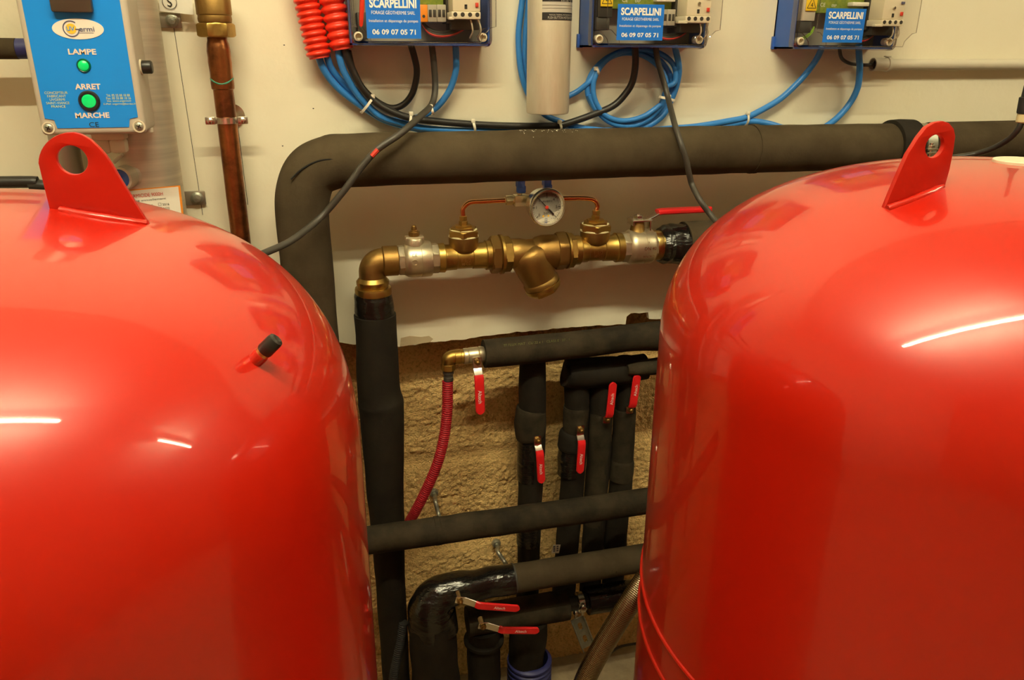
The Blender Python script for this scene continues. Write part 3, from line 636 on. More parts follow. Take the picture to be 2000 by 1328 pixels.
# ------------------------------------------------------------------ four wrapped risers on the block wall
def riser(label, path, radii, off, extra):
    t = thing('insulated_pipe', label, 'pipe', P(path[-1][0], path[-1][1], off), 'wrapped risers on the block wall')
    k = pm(P(*path[0], off))
    M().sweep([P(x, y, off) for x, y in path], [r*k for r in radii], 28, 8, jit=.06, jf=24).build('foam_sleeve', 'foamdark', t)
    for nm, mt_, pts, rr in extra:
        M().sweep([P(x, y, off) for x, y in pts], [r*k for r in rr], 28, 8, jit=.05, jf=30).build(nm, mt_, t)
    return t
OV = .0
riser('wrapped black riser with a bulging foam collar, nearest the red hose', [(1040,690),(1040,760),(1039,850),(1037,920),(1034,1000),(1032,1090),(1030,1180)], [26,27,27,27,25,24,24], OV+.01,
      [('foam_collar','foamdust',[(1038,796),(1037,803),(1036,825),(1036,846),(1037,853)],[28,31,32.5,31,28]), ('tape_wrap','tape',[(1037,856),(1036,900),(1035,935)],[26.5,27.5,27,26.5]), ('tape_wrap','tape',[(1033,1000),(1031,1060)],[25.5,25.5,25])])
riser('wrapped black riser with two stepped foam collars, second from the red hose', [(1128,700),(1127,760),(1125,850),(1119,930),(1112,1010),(1106,1090),(1100,1170)], [25,25,24,25,25,25,25], OV,
      [('foam_collar','foamdust',[(1125,792),(1125,800),(1124,825),(1123,840)],[24,25.5,26,24]), ('foam_collar','foamdark',[(1120,842),(1118,850),(1116,870),(1115,876)],[24,28,29,27]), ('tape_wrap','tape',[(1117,876),(1115,900),(1113,925)],[27,27.5,26])])
riser('plain dusty foam riser with an upward red lever, third from the red hose', [(1172,720),(1173,800),(1171,880),(1165,960),(1160,1030),(1156,1100),(1152,1160)], [22,22.5,23.5,23.5,23.5,23.5,23.5], OV,
      [('foam_sleeve','foamdust',[(1174,806),(1173,812),(1170,880),(1164,960),(1160,1020)],[21,24,24,24,24])])
riser('dusty foam riser with a low collar, closest to the right tank', [(1222,700),(1221,800),(1217,880),(1211,960),(1204,1030),(1200,1090),(1196,1150)], [20,21,22.5,24,24,24,24], OV,
      [('foam_sleeve','foamdust',[(1221,800),(1220,806),(1217,860),(1214,897)],[20,22.5,23,23.5]), ('foam_collar','foamdust',[(1215,895),(1214,902),(1212,922),(1210,934)],[24,26,26.5,25])])
t = thing('pipe_manifold', 'black taped manifold joining the tops of the wrapped risers', 'manifold', P(1165,728,OV+.01)); k = pm(P(1165,728,OV))
M().sweep([P(1104,730,OV+.01), P(1112,730,OV+.01), P(1160,727,OV+.01), P(1220,722,OV+.01), P(1260,716,OV+.01)], [12*k,26*k,28*k,29*k,29*k,29*k,29*k,28*k,27*k,26*k,25*k], 28, 8, jit=.08, jf=30).build('tape_wrap', 'foamdark', t)
M().sweep([P(1225,722,.035), P(1250,719,.035), P(1290,714,.035), P(1340,708,.035)], [10*k,15*k,17*k,17*k], 26, 8, jit=.03).build('branch_sleeve', 'foamdust', t)
ol = OV+.034
lever('red lever hanging down on the riser nearest the red hose', (1050,859), ol+.006, (1057,942), G7)
lever('red lever hanging down on the second riser from the red hose', (1134,839), ol, (1132,923), G7)
lever('red lever standing upright on the third riser, left of its twin', (1185,818), ol, (1197,746), G7, flip=False, neck=(6,14))
lever('red lever standing upright close beside the right tank', (1230,799), ol-.004, (1244,731), G7, neck=(6,14))

# ------------------------------------------------------------------ two sloping insulated pipes and the lower knot
O3 = .136
a, b = P(725,1058,O3), P(1252,977,O3); k = pm(P(1000,1015,O3)); zz = (a.z+b.z)/2
t = thing('insulated_pipe', 'black foam-insulated pipe crossing in front of the risers at mid height', 'pipe', (a.x,-O3,zz))
M().sweep([V((-.35,-O3,zz)), V((a.x,-O3,zz)), V((.2,-O3,zz)), V((.35,-O3,zz)), V((b.x,-O3,zz)), V((1.2,-O3,zz))], 26.5*k, 36, 14, jit=.05, jf=22).build('foam_sleeve', 'foamdust', t)
M().lathe((P(848,1037,O3).x,-O3,zz), X, [(26*k,0),(27.6*k,.001),(27.6*k,.01),(26*k,.011)], 36).build('joint_ring', 'foamdust', t)
O4 = .12
a, b = P(1003,1130,O4), P(1240,1092,O4); zz = (a.z+b.z)/2; k = pm(a); XQ = P(848,1270,O4).x
t = thing('insulated_pipe', 'black insulated pipe with fat taped elbow dropping to the floor', 'pipe', (XQ,-O4,0))
M().sweep([a-X*.005, V((.5,-O4,zz)), V((b.x,-O4,zz)), V((1.2,-O4,zz))], 28*k, 36, 10, jit=.04, jf=22).build('foam_sleeve', 'foam', t)
M().sweep([V((XQ+.0,-O4,zz-.085)), V((XQ-.001,-O4,zz-.055)), V((XQ-.001,-O4,zz-.034)), V((XQ+.012,-O4,zz-.012)), V((XQ+.045,-O4,zz-.002)), V((XQ+.08,-O4,zz-.001)), V((a.x-.03,-O4,zz)), V((a.x,-O4,zz))], [47*k,47*k,46*k,42*k,34*k,31*k,29*k,29.5*k,29*k], 36, 8, jit=.09, jf=28).build('taped_elbow', 'tape', t)
M().sweep([V((XQ-.002,-O4,zz-.06)), V((XQ,-O4,.22)), V((XQ+.005,-O4,.1)), V((XQ+.01,-O4,.0))], [46*k,48*k,50*k,50*k], 36, 10, jit=.08, jf=22).build('wrapped_riser', 'foamdark', t)
M().lathe((a.x-.002,-O4,zz), X, [(28*k,0),(29.6*k,.001),(29.6*k,.003),(28*k,.004)], 32).build('clip_band', 'darkpl', t)
O5 = .075
a, b = P(905,1207,O5), P(1238,1166,O5); zz = (a.z+b.z)/2; k = pm(a)
t = thing('insulated_pipe', 'lowest black foam pipe held by the zinc hanger clamp', 'pipe', (a.x,-O5,zz))
M().sweep([V((P(912,1210,O5).x,-O5,zz)), V((P(1000,1195,O5).x,-O5,zz)), V((P(1107,1184,O5).x,-O5,zz))], 30*k, 32, 8, jit=.05, jf=22).build('foam_sleeve', 'foamdust', t)
M().sweep([V((P(1100,1184,O5).x,-O5,zz)), V((P(1150,1184,O5).x,-O5,zz))], 15*k, 24, 3).build('bare_pipe', 'black', t)
M().sweep([V((P(1146,1180,O5).x,-O5,zz)), V((P(1200,1180,O5).x,-O5,zz)), V((1.1,-O5,zz))], 28*k, 32, 8, jit=.08, jf=22).build('tape_wrap', 'tape', t)
XK = P(1030,1290,O5).x
t = thing('insulated_pipe', 'dark wrapped pipe rising from the blue corrugated sleeve', 'pipe', (XK,-O5,0))
M().sweep([V((XK-.004,-O5,.0)), V((XK-.004,-O5,.12)), V((XK,-O5,.2)), V((XK,-O5,zz-.02))], [34*k,36*k,38*k,38*k], 32, 8, jit=.1, jf=24).build('foam_sleeve', 'foamdark', t)
XN = P(945,1240,O5).x
t = thing('insulated_pipe', 'short dark wrapped stub with a ring, between the fat elbow and blue sleeve', 'pipe', (XN,-O5,0))
M().sweep([V((XN,-O5,.0)), V((XN,-O5,.1)), V((XN,-O5,zz-.02))], 33*k, 30, 8, jit=.1, jf=24).build('foam_sleeve', 'foamdark', t)
M().lathe((XN,-O5,P(945,1252,O5).z), Z, [(36*k,0),(40*k,.002),(40*k,.008),(36*k,.010)], 32).build('ring', 'foamdark', t)
q = P(1032,1300,O5); s = M(); rr = 44*k; zt_ = P(1032,1283,O5).z
pr = [(rr*.86,0)]
z_ = 0
while z_ < zt_: pr += [(rr*.93,z_),(rr*1.04,z_+.003),(rr*1.04,z_+.007),(rr*.93,z_+.010)]; z_ += .0125
pr += [(rr*.9,z_), (rr*.86,z_), (rr*.86,.02)]
s.lathe((q.x+.002,-O5,0), Z, pr, 40)
tag(s.build('corrugated_sleeve', 'bluecorr', org=(q.x,-O5,0)), 'navy blue corrugated sleeve standing on the floor around a wrapped pipe', 'sleeve')
lever('upper of two low red levers, pointing right from the fat elbow', (898,1172), O4+.055, (1014,1187), G7, neck=(10,36))
lever('lower of two low red levers, beside the blue corrugated sleeve', (943,1222), O4+.02, (1052,1230), G7, neck=(10,36))
# hanger clamp and strut
t = thing('pipe_clamp', 'shiny zinc ring clamp with bolt above the slotted bracket', 'clamp', P(1133,1175,O5))
xk = P(1132,1180,O5).x
M().lathe((xk-.007,-O5,zz), X, [(17*k,0),(21*k,.001),(21*k,.013),(17*k,.014)], 32).build('band', 'chrome', t)
q = P(1138,1187,O5+.022)
M().hexn(q+Z*.0, -Y, 8*k, .006).lathe(q+Z*.01, -Z, [(3*k,0),(3*k,.028)], 12).box(q+V((0,.008,0)), (.014,.012,.012), .002).build('bolt', 'chrome', t)
q2 = P(1125,1196,O5+.01)
M().lathe(q2+Z*.006, -Z, [(3*k,0),(3*k,.026)], 12).hexn(q2+Z*.004, -Z, 6*k, .007).build('stud', 'chrome', t)
c0, c1, c2, c3 = P(1112,1206,O5+.012), P(1142,1208,O5+.012), P(1164,1256,O5+.012), P(1133,1268,O5+.012)
ax = ((c3+c2)/2-(c0+c1)/2); Lc = ax.length; ax.normalize(); wv = V((0,-1,0)).cross(ax).normalized(); wv = wv if wv.x > 0 else -wv; nn = V((0,-1,0))
t = thing('slotted_bracket', 'galvanised slotted channel bracket leaning under the ring clamp', 'bracket', (c0+c1)/2)
o_ = (c0+c1)/2; wd = .027
hl = []
for f in (.28,.72):
    cc = o_+ax*Lc*f; hl.append([cc+wv*(.0042*math.cos(2*PI*i/20))+ax*((.0042*math.sin(2*PI*i/20))+(.006 if math.sin(2*PI*i/20) > 0 else -.006)) for i in range(20)])
M().plate([o_-wv*wd/2, o_+wv*wd/2, o_+wv*wd/2+ax*Lc, o_-wv*wd/2+ax*Lc], .002, nn, hl).build('web', 'galv', t)
Rm = Matrix((wv, nn, ax)).transposed()
s = M()
for sg in (-1,1): s.box(o_+ax*Lc/2+wv*sg*wd/2+nn*.006, (.002,.014,Lc), .0005, Rm)
s.build('flange', 'galv', t)
# braided hose
O6 = .22
bh = [P(1290,1100,O6-.02), P(1262,1130,O6-.01), P(1228,1180,O6), P(1195,1232,O6), P(1164,1285,O6), P(1142,1330,O6), P(1120,1390,O6), P(1090,1470,O6-.02)]
bh += [V((bh[-1].x-.01, bh[-1].y+.01, .016)), V((bh[-1].x-.10, bh[-1].y-.05, .016))]
tag(M().sweep(bh, 21*pm(P(1195,1232,O6)), 28, 10, uv=True).build('braided_hose', 'braid', org=bh[0]), 'stainless braided flexible hose running down beside the right tank', 'hose')
cc_ = [P(788,1215,.10), P(782,1250,.10), P(774,1290,.10), P(768,1330,.10), P(764,1400,.10)]; cc_.append(V((cc_[-1].x,cc_[-1].y,.0)))
tag(M().sweep(cc_, 9*pm(cc_[0]), 16, 10, step=.0011, corr=(.0045,.08)).build('corrugated_conduit', 'rubber', org=cc_[0]), 'dull black corrugated conduit between the drop pipe and fat elbow', 'conduit')
tag(M().sweep([P(1190,1276,-.045), P(1215,1262,-.045), P(1260,1254,-.045), P(1330,1240,-.045)], .003, 8, 6).build('floor_cable', 'greyc', org=P(1190,1276,-.03)), 'thin grey cable at the foot of the block wall, behind the braided hose', 'cable')
# rods fixed in the block wall
for (hx, hy), (ex, ey), lab, s_ in (((848,964),(858,1010),'pale fixing rod in the block wall beside the red hose', 'galv'), ((970,1063),(988,1102),'grey fixing rod in the block wall above the taped elbow', 'galv')):
    h = P(hx,hy,-REC+.012); k = pm(h); t = thing('wall_fixing', lab, 'fixing', h, 'steel rods fixed in the block wall')
    M().lathe(h+Y*.006, -Y, [(9*k,0),(9*k,.004),(7*k,.008)], 20).build('washer', s_, t)
    M().sweep([h, h-Y*.012, P(hx+2,hy+14,-.02), P(ex,ey,.0), P(ex+5,ey+20,.06)], 4*k, 12, 6).build('rod', s_, t)
q = P(1086,1072,.03)
t = tag(M().box(q, (.016,.0006,.020), 0, Matrix.Rotation(.15,3,'Y')).build('paper_tag', 'paper', org=q), 'tiny printed white tag stuck low on the second riser', 'tag')
s = M()
for i in range(3):
    for j in range(2): s.box(q+V((-.004+.007*j,-.0006,.006-.005*i)), (.004,.0003,.003))
s.build('print', 'greyprint', t)

# ------------------------------------------------------------------ control boxes on the wall
FD, CD = .06, .12
def ctrl_box(i, xl, xr, z0, label, stk):
    xw = xr-xl; H = .24; t = thing('control_box', label, 'box', (xl, 0, z0), 'clear-fronted pump control boxes')
    z1 = z0+H; B = M()
    B.bx(xl,xr,-.004,0,z0,z1).bx(xl,xl+.003,-FD,0,z0,z1).bx(xr-.003,xr,-FD,0,z0,z1).bx(xl,xr,-FD,0,z0,z0+.003).bx(xl,xr,-FD,0,z1-.003,z1)
    B.bx(xl-.004,xl+.006,-.006,0,z0-.001,z0+.02,.001).build('back_case', 'bluebase', t)
    M().bx(xl+.004,xr-.004,-.012,-.006,z0+.006,z1-.004).build('mounting_plate', 'board' if i else 'board', t)
    # clear cover: rim, raised dome with notched corners
    def outl(ins, notch, y):
        a, b, c, d = xl+ins, xr-ins, z0+ins, z1-ins; n = notch; pts = []
        for (cx, cz, sx, sz, a0) in ((a,c,1,1,0),(b,c,-1,1,0),(b,d,-1,-1,0),(a,d,1,-1,0)):
            if n:
                q = [(cx, cz+sz*n), (cx+sx*n*.35, cz+sz*n*.92), (cx+sx*n*.8, cz+sz*n*.5), (cx+sx*n*.92, cz+sz*n*.35), (cx+sx*n, cz)]
            else:
                r_ = .010; q = [(cx, cz+sz*r_), (cx+sx*r_*.13, cz+sz*r_*.5), (cx+sx*r_*.5, cz+sz*r_*.13), (cx+sx*r_, cz)]
            if (sx, sz) in ((-1,1), (1,-1)): q = q[::-1]
            pts += q
        return [V((px, y, pz)) for px, pz in pts]
    r1, r2 = outl(-.002, 0, -FD+.008), outl(-.002, 0, -FD-.006)
    r3 = outl(.002, 0, -FD-.008)
    M().ring_mesh([r1, r2, r3], cap=False).build('cover_rim', 'clearedge', t)
    d1, d2, d3 = outl(.004, .022, -FD-.008), outl(.004, .022, -CD+.003), outl(.006, .022, -CD)
    M().ring_mesh([d1, d2], cap=False).build('cover_side', 'clearside', t)
    s = M(); s.ring_mesh([d2, d3], cap=False); s.f.append(tuple(len(s.v)-len(d3)+j for j in range(len(d3)))); s.build('cover_front', 'clear', t)
    s = M()
    for ring, rr in ((d2,.0007),(d1,.0008),(r3,.0008)): s.sweep(ring+[ring[0]], rr, 6, 0, cap=False)
    s.build('cover_edge', 'clearedge', t)
    for cx in (xl+.012, xr-.012):
        for cz in (z0+.012, z1-.012):
            q = M().lathe((cx,-FD+.01,cz), -Y, [(.006,0),(.0065,.004),(.0065,.016),(.0045,.017),(.0045,.010),(0,.010)], 20).build('cover_screw', 'whitepl', t)
    # sticker
    sx0, sx1, sz0, sz1 = stk; cx = (sx0+sx1)/2; sw = sx1-sx0; sh = sz1-sz0; ys = -CD-.0004
    st = M().bx(sx0, sx1, -CD-.0007, -CD-.0001, sz0, sz1, .0).build('sticker', 'stickblue', t)
    s = M().text('SCARPELLINI', (cx,ys,sz0+sh*.80), X, Z, w=sw*.86, h=sh*.21, bold=.035, lift=.0006)
    s.text('FORAGE GÉOTHERMIE SARL', (cx,ys,sz0+sh*.60), X, Z, w=sw*.80, h=sh*.10, lift=.0006, bold=-.0)
    s.text('Installation et dépannage de pompes', (cx,ys,sz0+sh*.395), X, Z, w=sw*.90, h=sh*.085, lift=.0006)
    s.text('06 09 07 05 71', (cx,ys,sz0+sh*.150), X, Z, w=sw*.80, h=sh*.125, bold=.022, lift=.0006).build('lettering', 'white', st)
    # inside
    R_ = lambda px, py, d: P(px, py, d)-V((.076,0,1.341))
    def loc(px, py, d): q = R_(px, py, d); return V((xl+q.x, -d, z0+q.z))
    def ibox(name, mt_, px0, px1, py0, py1, d0, d1, up=0, bev=.001):
        a, b = loc(px0, py1, d1), loc(px1, py0, d1)
        return M().bx(a.x, b.x, -d1, -d0, max(a.z, z0+.008), min(b.z+up, z1-.02), bev).build(name, mt_, t)
    if i == 0: ibox('contactor', 'darkpl', 702,716,24,110,.012,.05,0)
    else: ibox('power_supply', 'casegrey' if i == 2 else 'darkpl', 690,718,-60,25,.012,.07,0); ibox('power_supply_base', 'darkpl', 690,718,25,52,.012,.068,0)
    if i:
        a = loc(704,-2,.071); M().bx(a.x-.008,a.x+.012,-.0725,-.071,a.z-.003,a.z+.03,.0004).build('warning_label', 'yellowl', t)
        s = M()
        tri = [V((a.x-.006,-.0728,a.z+.001)), V((a.x+.010,-.0728,a.z+.001)), V((a.x+.002,-.0728,a.z+.017))]
        for p_, q_ in ((0,1),(1,2),(2,0)): s.strip([tri[p_], tri[q_]], .0009, .0004, Y.cross(tri[q_]-tri[p_]))
        s.text('4', (a.x+.002,-.0728,a.z+.006), X, Z, h=.007).build('warning_sign', 'blackp', t)
    ibox('circuit_board', 'pcb', 722,864,-70,7,.012,.040,.05, .0005)
    if i:
        a = loc(760,-2,.0405); M().text('CE', (a.x,-.0408,a.z+.006), X, Z, h=.006).text('ERP', (a.x+.022,-.0408,a.z+.005), X, Z, h=.004).build('board_print', 'paper', t)
        ibox('fuse_holder', 'paper', 826,868,-16,-8,.04,.055)
    nt_ = [('orangep',820,835)] if i == 0 else [('greypl',820,835)]
    for k_, (mt_, p0, p1) in enumerate(nt_+[('greypl',836,853),('greypl',854,871)]):
        if i == 2 and k_ == 2: continue
        a, b = loc(p0,43,.055), loc(p1,9,.055)
        tb = M().bx(a.x, b.x, -.055, -.012, a.z, b.z, .0012).build('terminal_block', mt_, t)
        s = M(); w_ = b.x-a.x
        if mt_ == 'orangep': s.cyl(((a.x+b.x)/2,-.0548,a.z+(b.z-a.z)*.33), -Y, .0022, .0006, 12)
        else:
            for fx in (.27,.73): s.box((a.x+w_*fx,-.0553,a.z+(b.z-a.z)*.50), (w_*.32,.001,(b.z-a.z)*.42), .0006)
        s.build('terminal_opening', 'darkpl', tb)
    ibox('rail_block', 'darkpl', 872,884,-60,46,.012,.05,0)
    a, b = loc(884,22,.085), loc(938,-30,.085)
    rl = M().bx(a.x,b.x,-.085,-.02,a.z,b.z,.002).build('overload_relay', 'whitepl', t)
    a2, b2 = loc(882,37,.088), loc(939,23,.088)
    M().bx(a2.x,b2.x,-.088,-.02,a2.z,b2.z,.0015).bx(a2.x-(.012 if i else .004),a2.x+.004,-.088,-.08,a2.z-.001,a2.z+.003,.0008).build('terminal_strip', 'whitepl', rl)
    s = M()
    for f in (.13,.38,.63,.88): s.lathe((a2.x+(b2.x-a2.x)*f,-.0878,(a2.z+b2.z)/2+.001), -Y, [(.0031,0),(.0031,.0005),(0,.0005)], 16)
    s.box(((a.x+b.x)/2-.001,-.0852,b.z-.030),(.004,.001,.006)).box(((a.x+b.x)/2-.001,-.0852,a.z+.0085),(.003,.001,.0015)).build('terminal_hole', 'darkpl', rl)
    M().box((b.x-.0055,-.086,a.z+.009), (.0045,.003,.006), .0006).build('reset_button', 'redprint', rl)
    if i:
        M().cyl(((a.x+b.x)/2-.001,-.085,a.z+.018), -Y, .0025, .003, 16).build('setting_dial', 'chrome', rl)
        M().box((b.x-.006,-.086,a.z+.026), (.006,.003,.004), .0006).build('selector', 'greyprint', rl)
    ibox('contactor', 'darkpl', 882,936,38,58,.012,.06,0)
    for p0, p1, p2 in ((919,922,918),(933,938,934)):
        M().sweep([loc(p0,38,.080), loc(p1,50,.080), loc(p1+1,62,.075), loc(p2,74,.06)], .0012, 8, 6).build('wire_or_reflection', 'whitepl', t)
    for mt_, yy in (('black',60),('redprint',66),('greyc',64)):
        M().sweep([loc(826,46,.035), loc(840,yy-2,.045), loc(862,yy+4,.05), loc(885,yy,.045), loc(905,yy-10,.035)], .003, 8, 6).build('wire_or_reflection', mt_, t)
    if i == 1: M().sweep([loc(838,44,.04), loc(841,58,.045), loc(836,68,.045), loc(826,66,.04)], .0014, 8, 6).build('wire_or_reflection', 'blue', t)
    if i == 2:
        for dy in (0,5): M().sweep([loc(700,70+dy,.05), loc(722,60+dy,.05), loc(740,48+dy,.045), loc(755,40,.03)], .0014, 8, 6).build('wire_or_reflection', 'yellowwire', t)
        M().sweep([loc(722,-30,.06), loc(719,20,.06), loc(720,50,.06)], .0012, 6, 4).build('wire_or_reflection', 'orangep', t)
        M().sweep([loc(845,44,.04), loc(852,50,.045), loc(848,58,.045), loc(838,56,.04)], .0012, 8, 6).build('wire_or_reflection', 'blue', t)
    if i == 0:
        M().sweep([loc(708,-20,.05), loc(706,30,.05), loc(704,62,.045)], .0035, 8, 4).build('wire_or_reflection', 'redpl', t)  # added red strand: a red reflection given shape and colour, not wiring
    return t
BXS = [(.076,.286,1.341),(.449,.645,1.340),(.808,1.006,1.339)]
ctrl_box(0, *BXS[0], 'clear-fronted blue control box with orange terminal, nearest the red conduits', (.096,.172,1.350,1.407))
ctrl_box(1, *BXS[1], 'clear-fronted blue control box above the coiled blue cable', (.468,.543,1.350,1.4005))
ctrl_box(2, *BXS[2], 'clear-fronted blue control box above the end of the grey conduit', (.823,.897,1.349,1.4))

# ------------------------------------------------------------------ UV disinfection unit
OU, OUB = .20, .12
ux = lambda px, py: P(px, py, OU)
xl, xr, zb = P(81,255,OU).x, P(284,252,OU).x, P(180,262,OU).z; zt_ = zb+.30
t = thing('control_box', 'grey control box with bright blue panel and two green lights', 'box', ((xl+xr)/2,-OUB,zb))
cb = (xr-xl)
M().box(((xl+xr)/2,-(OU+OUB)/2+.006,(zb+zt_)/2), (cb,OU-OUB-.012,zt_-zb), .006, seg=3).build('case', 'casegrey', t)
M().box(((xl+xr)/2,-OU+.0065,(zb+zt_)/2), (cb+.002,.013,zt_-zb+.002), .006, seg=3).build('lid', 'casegrey', t)
a, b = ux(90,251), ux(271,251)
px0, px1 = xl+.0065, xr-.0065; pz0 = a.z-.000
pn = M().plate([V((px0,-OU-.0004,pz0+.012)),V((px0+.010,-OU-.0004,pz0+.010)),V((px0+.012,-OU-.0004,pz0)),V((px1-.012,-OU-.0004,pz0)),V((px1-.010,-OU-.0004,pz0+.010)),V((px1,-OU-.0004,pz0+.012)),V((px1,-OU-.0004,zt_-.01)),V((px0,-OU-.0004,zt_-.01))], .001, -Y).build('panel', 'panelblue', t)
yl = -OU-.001
def ut(s, txt, px, py, hpx, wpx=None, bold=0):
    q = ux(px, py); k = pm(q); return s.text(txt, (q.x, yl, q.z), X, Z, h=hpx*k, w=wpx*k if wpx else None, bold=bold, lift=.0003)
for wd_, px_, py_, w_ in (('LAMPE',161,101,50),('ARRET',172,169,46),('MARCHE',181,225,61)): ut(M(), wd_, px_, py_, 10.5, w_, .03).build('lettering', 'pink', pn)
s = M()
for j, q in enumerate(('CONCEPTEUR','FABRICANT','UVGERMI','SAINT-VIANCE','FRANCE')): ut(s, q, 110+j*1.2, 181+j*6.7, 4.6, (41,33,27,41,25)[j])
s.build('small_print', 'yellowp', pn); s = M()
for j, q in enumerate(('Tél. 05 55 88 18 88','Fax. 05 55 88 18 16','Site. www.uvgermi.fr','E-Mail. uvgermi@bordas.fr')): ut(s, q, 231+j*1.2, 186+j*5.7, 4.4, (42,44,44,58)[j])
s.build('small_print', 'yellowp', pn)
s = M(); ut(s, 'CE', 184, 243, 9, 17); s.build('ce_mark', 'blackp', pn)
q = ux(153,56.5); k = pm(q)
lg = M().plate(circ(V((q.x,yl,q.z)), 46*k, X, Z, 48, 19*k), .0008, -Y).build('oval_logo', 'paper', pn)
yl -= .0007; s = M(); ut(s, 'ermi', 170, 57, 9, 27, .01); yl += .0007; s.bx(ux(155,62).x, ux(183,62).x, yl-.0008, yl-.0004, ux(0,63).z-.0002, ux(0,63).z+.0002)
c_ = V((ux(139.5,56).x, yl-.0008, ux(139.5,56).z)); n = 26
s.strip([c_+X*(14*k*math.cos(a_))+Z*(14*k*math.sin(a_)) for a_ in [math.radians(50+275*i/n) for i in range(n+1)]]+[c_+X*14*k+Z*0*k, c_+X*8*k+Z*2*k], 1.8*k, .0004, Y) if False else None
for i in range(n):
    a0, a1 = math.radians(50+300*i/n), math.radians(50+300*(i+1)/n+1); p0 = c_+X*14*k*math.cos(a0)+Z*14*k*math.sin(a0); p1 = c_+X*14*k*math.cos(a1)+Z*14*k*math.sin(a1)
    s.strip([p0, p1], 2*k, .0004, Y.cross(p1-p0))
s.strip([c_+X*14*k-Z*1*k, c_+X*7*k-Z*1*k], 2*k, .0004, Z); s.build('logo_ring', 'greyprint', lg)
M().plate(circ(c_+Y*.0002, 9.5*k, X, Z, 24), .0004, -Y).build('logo_spot', 'sun', lg)
s = M(); s.text('UV', c_-Z*.0-X*1*k, X, Z, h=8*k, bold=.01, lift=.0005).build('logo_letters', 'panelblue', lg)
def usc(px, py, r, name, parts):
    q = ux(px, py); q = V((q.x, -OU-.0005, q.z)); k = pm(q)
    for nm, mt_, prof in parts: M().lathe(q, -Y, [(a_*k, b_) for a_, b_ in prof], 28).build(nm, mt_, t)
usc(164,128,12,'lamp',(('pilot_lamp_rim','greenrim',[(13,0),(13,.001),(11.5,.0025),(10,.002)]),('pilot_lamp','greenled',[(9.5,0),(9.5,.003),(6,.0045),(0,.005)])))
usc(175,197,19,'rocker',(('switch_bezel','black',[(19.5,0),(19.5,.002),(17,.004),(13.5,.004),(13,.002),(0,.002)]),('switch_rocker','greenled',[(12.5,.002),(12.5,.0045),(8,.0055),(0,.005)])))
for (a_, b_) in ((95,250),(272,247)):
    q = ux(a_, b_); q = V((q.x,-OU-.0002,q.z)); k = pm(q)
    s = M().lathe(q, -Y, [(11.5*k,0),(11.5*k,.0012),(9.5*k,.0012),(9.5*k,.0004),(0,.0004)], 24).build('screw_well', 'whitepl', t)
    M().lathe(q+Y*.0002, -Y, [(8*k,0),(8*k,.0016),(6*k,.0026),(0,.003)], 20).build('cover_screw', 'galv', t)
    M().box(q-Y*.0029, (9*k,.0006,1.8*k), 0, Matrix.Rotation(.5,3,'Y')).box(q-Y*.0029, (1.8*k,.0006,9*k), 0, Matrix.Rotation(.5,3,'Y')).build('screw_cross', 'black', t)
a, b = ux(104,24), ux(185,24)
M().bx(a.x, b.x, -OU-.010, -OU-.0005, a.z, zt_-.03, .0025).build('display_window', 'brownpl', t)
q = P(296,134,(OU+OUB)/2); q = V((xr, -(OU+OUB)/2-.008, q.z+.002))
M().cyl(q-X*.002, X, .0095, .004, 24).build('fuse_collar', 'whitepl', t); M().cyl(q+X*.001, X, .0082, .013, 24, .0015).build('fuse_cap', 'black', t)
for a_ in (230,200):
    q = P(a_,270,.16); k = pm(q); q = V((q.x,-.16,zb+.001))
    M().box(q-Z*.006, (32*k,.024,.012), .002).box(q-Z*.020, (30*k,.022,.018), .004).build('cable_gland', 'whitepl', t)
q = V((xr-.006,-.15,zb)); M().cyl(q+Z*.002, -Z, .007, .006, 16).build('foot', 'casegrey', t)
# stainless reactor
OS, RS = .066, .052; xs = P(366,413,OS).x-RS*1.02; 
t = thing('uv_reactor', 'brushed stainless steel tube standing behind the blue-panelled control box', 'cylinder', (xs,-OS,.95))
M().lathe((xs,-OS,.80), Z, [(RS*.7,0),(RS,.01),(RS,.5),(RS,.95),(RS*.7,.96)], 64).build('tube', 'steel', t)
q = P(248,347,OS+RS+.01)
M().lathe(q+Y*.02, V((-.25,-1,0)), [(.019,0),(.019,.006),(.016,.008),(.016,.03),(.013,.031),(.013,.018),(0,.018)], 28).build('port', 'steel', t)
M().lathe(q+Y*.02, V((-.25,-1,0)), [(.0125,.014),(.0125,.022),(.009,.023),(0,.02)], 24).build('port_plug', 'bluegrip', t)
for (a_, b_, s_) in ((336,40,1),(385,387,1)):
    q = P(a_, b_, .006); k = pm(q)
    M().box(q-X*.012+Y*.002, (.048,.0035,27*k), .001).build('wall_bracket', 'steeldark', t)
    M().lathe(q+V((0,-.0,0)), -Y, [(12*k,0),(12*k,.002),(8*k,.0035),(7*k,.006),(0,.007)], 24).box(q-Y*.0068, (.007,.001,.0012)).box(q-Y*.0068, (.0012,.001,.007)).build('screw', 'galv', t)
OL = OS+RS+.001
a, b, c_, d_ = P(236,372,OL), P(352,362,OL), P(359,422,OL), P(240,430,OL)
t = thing('paper_label', 'white maintenance label with orange border stuck on the stainless tube', 'label', a)
M().plate([d_,c_,b,a], .0006, -Y).build('border', 'orangeframe', t)
sh = lambda p_: V((p_.x,-OL-.0006,p_.z)); cc = (a+b+c_+d_)/4
M().plate([sh(cc+(p_-cc)*.93) for p_ in (d_,c_,b,a)], .0004, -Y).build('paper', 'paper', t)
uu = (b-a).normalized(); vv = uu.cross(Y)*-1; vv = V((-uu.z,0,uu.x))
def lt(s, txt, px, py, h, w): q = P(px, py, OL+.0009); k = pm(q); s.text(txt, q, uu, vv, h=h*k, w=w*k, lift=.0003)
s = M(); lt(s, 'GERMICIDE 9000H', 284, 381, 7, 64); s.build('title', 'redprint', t)
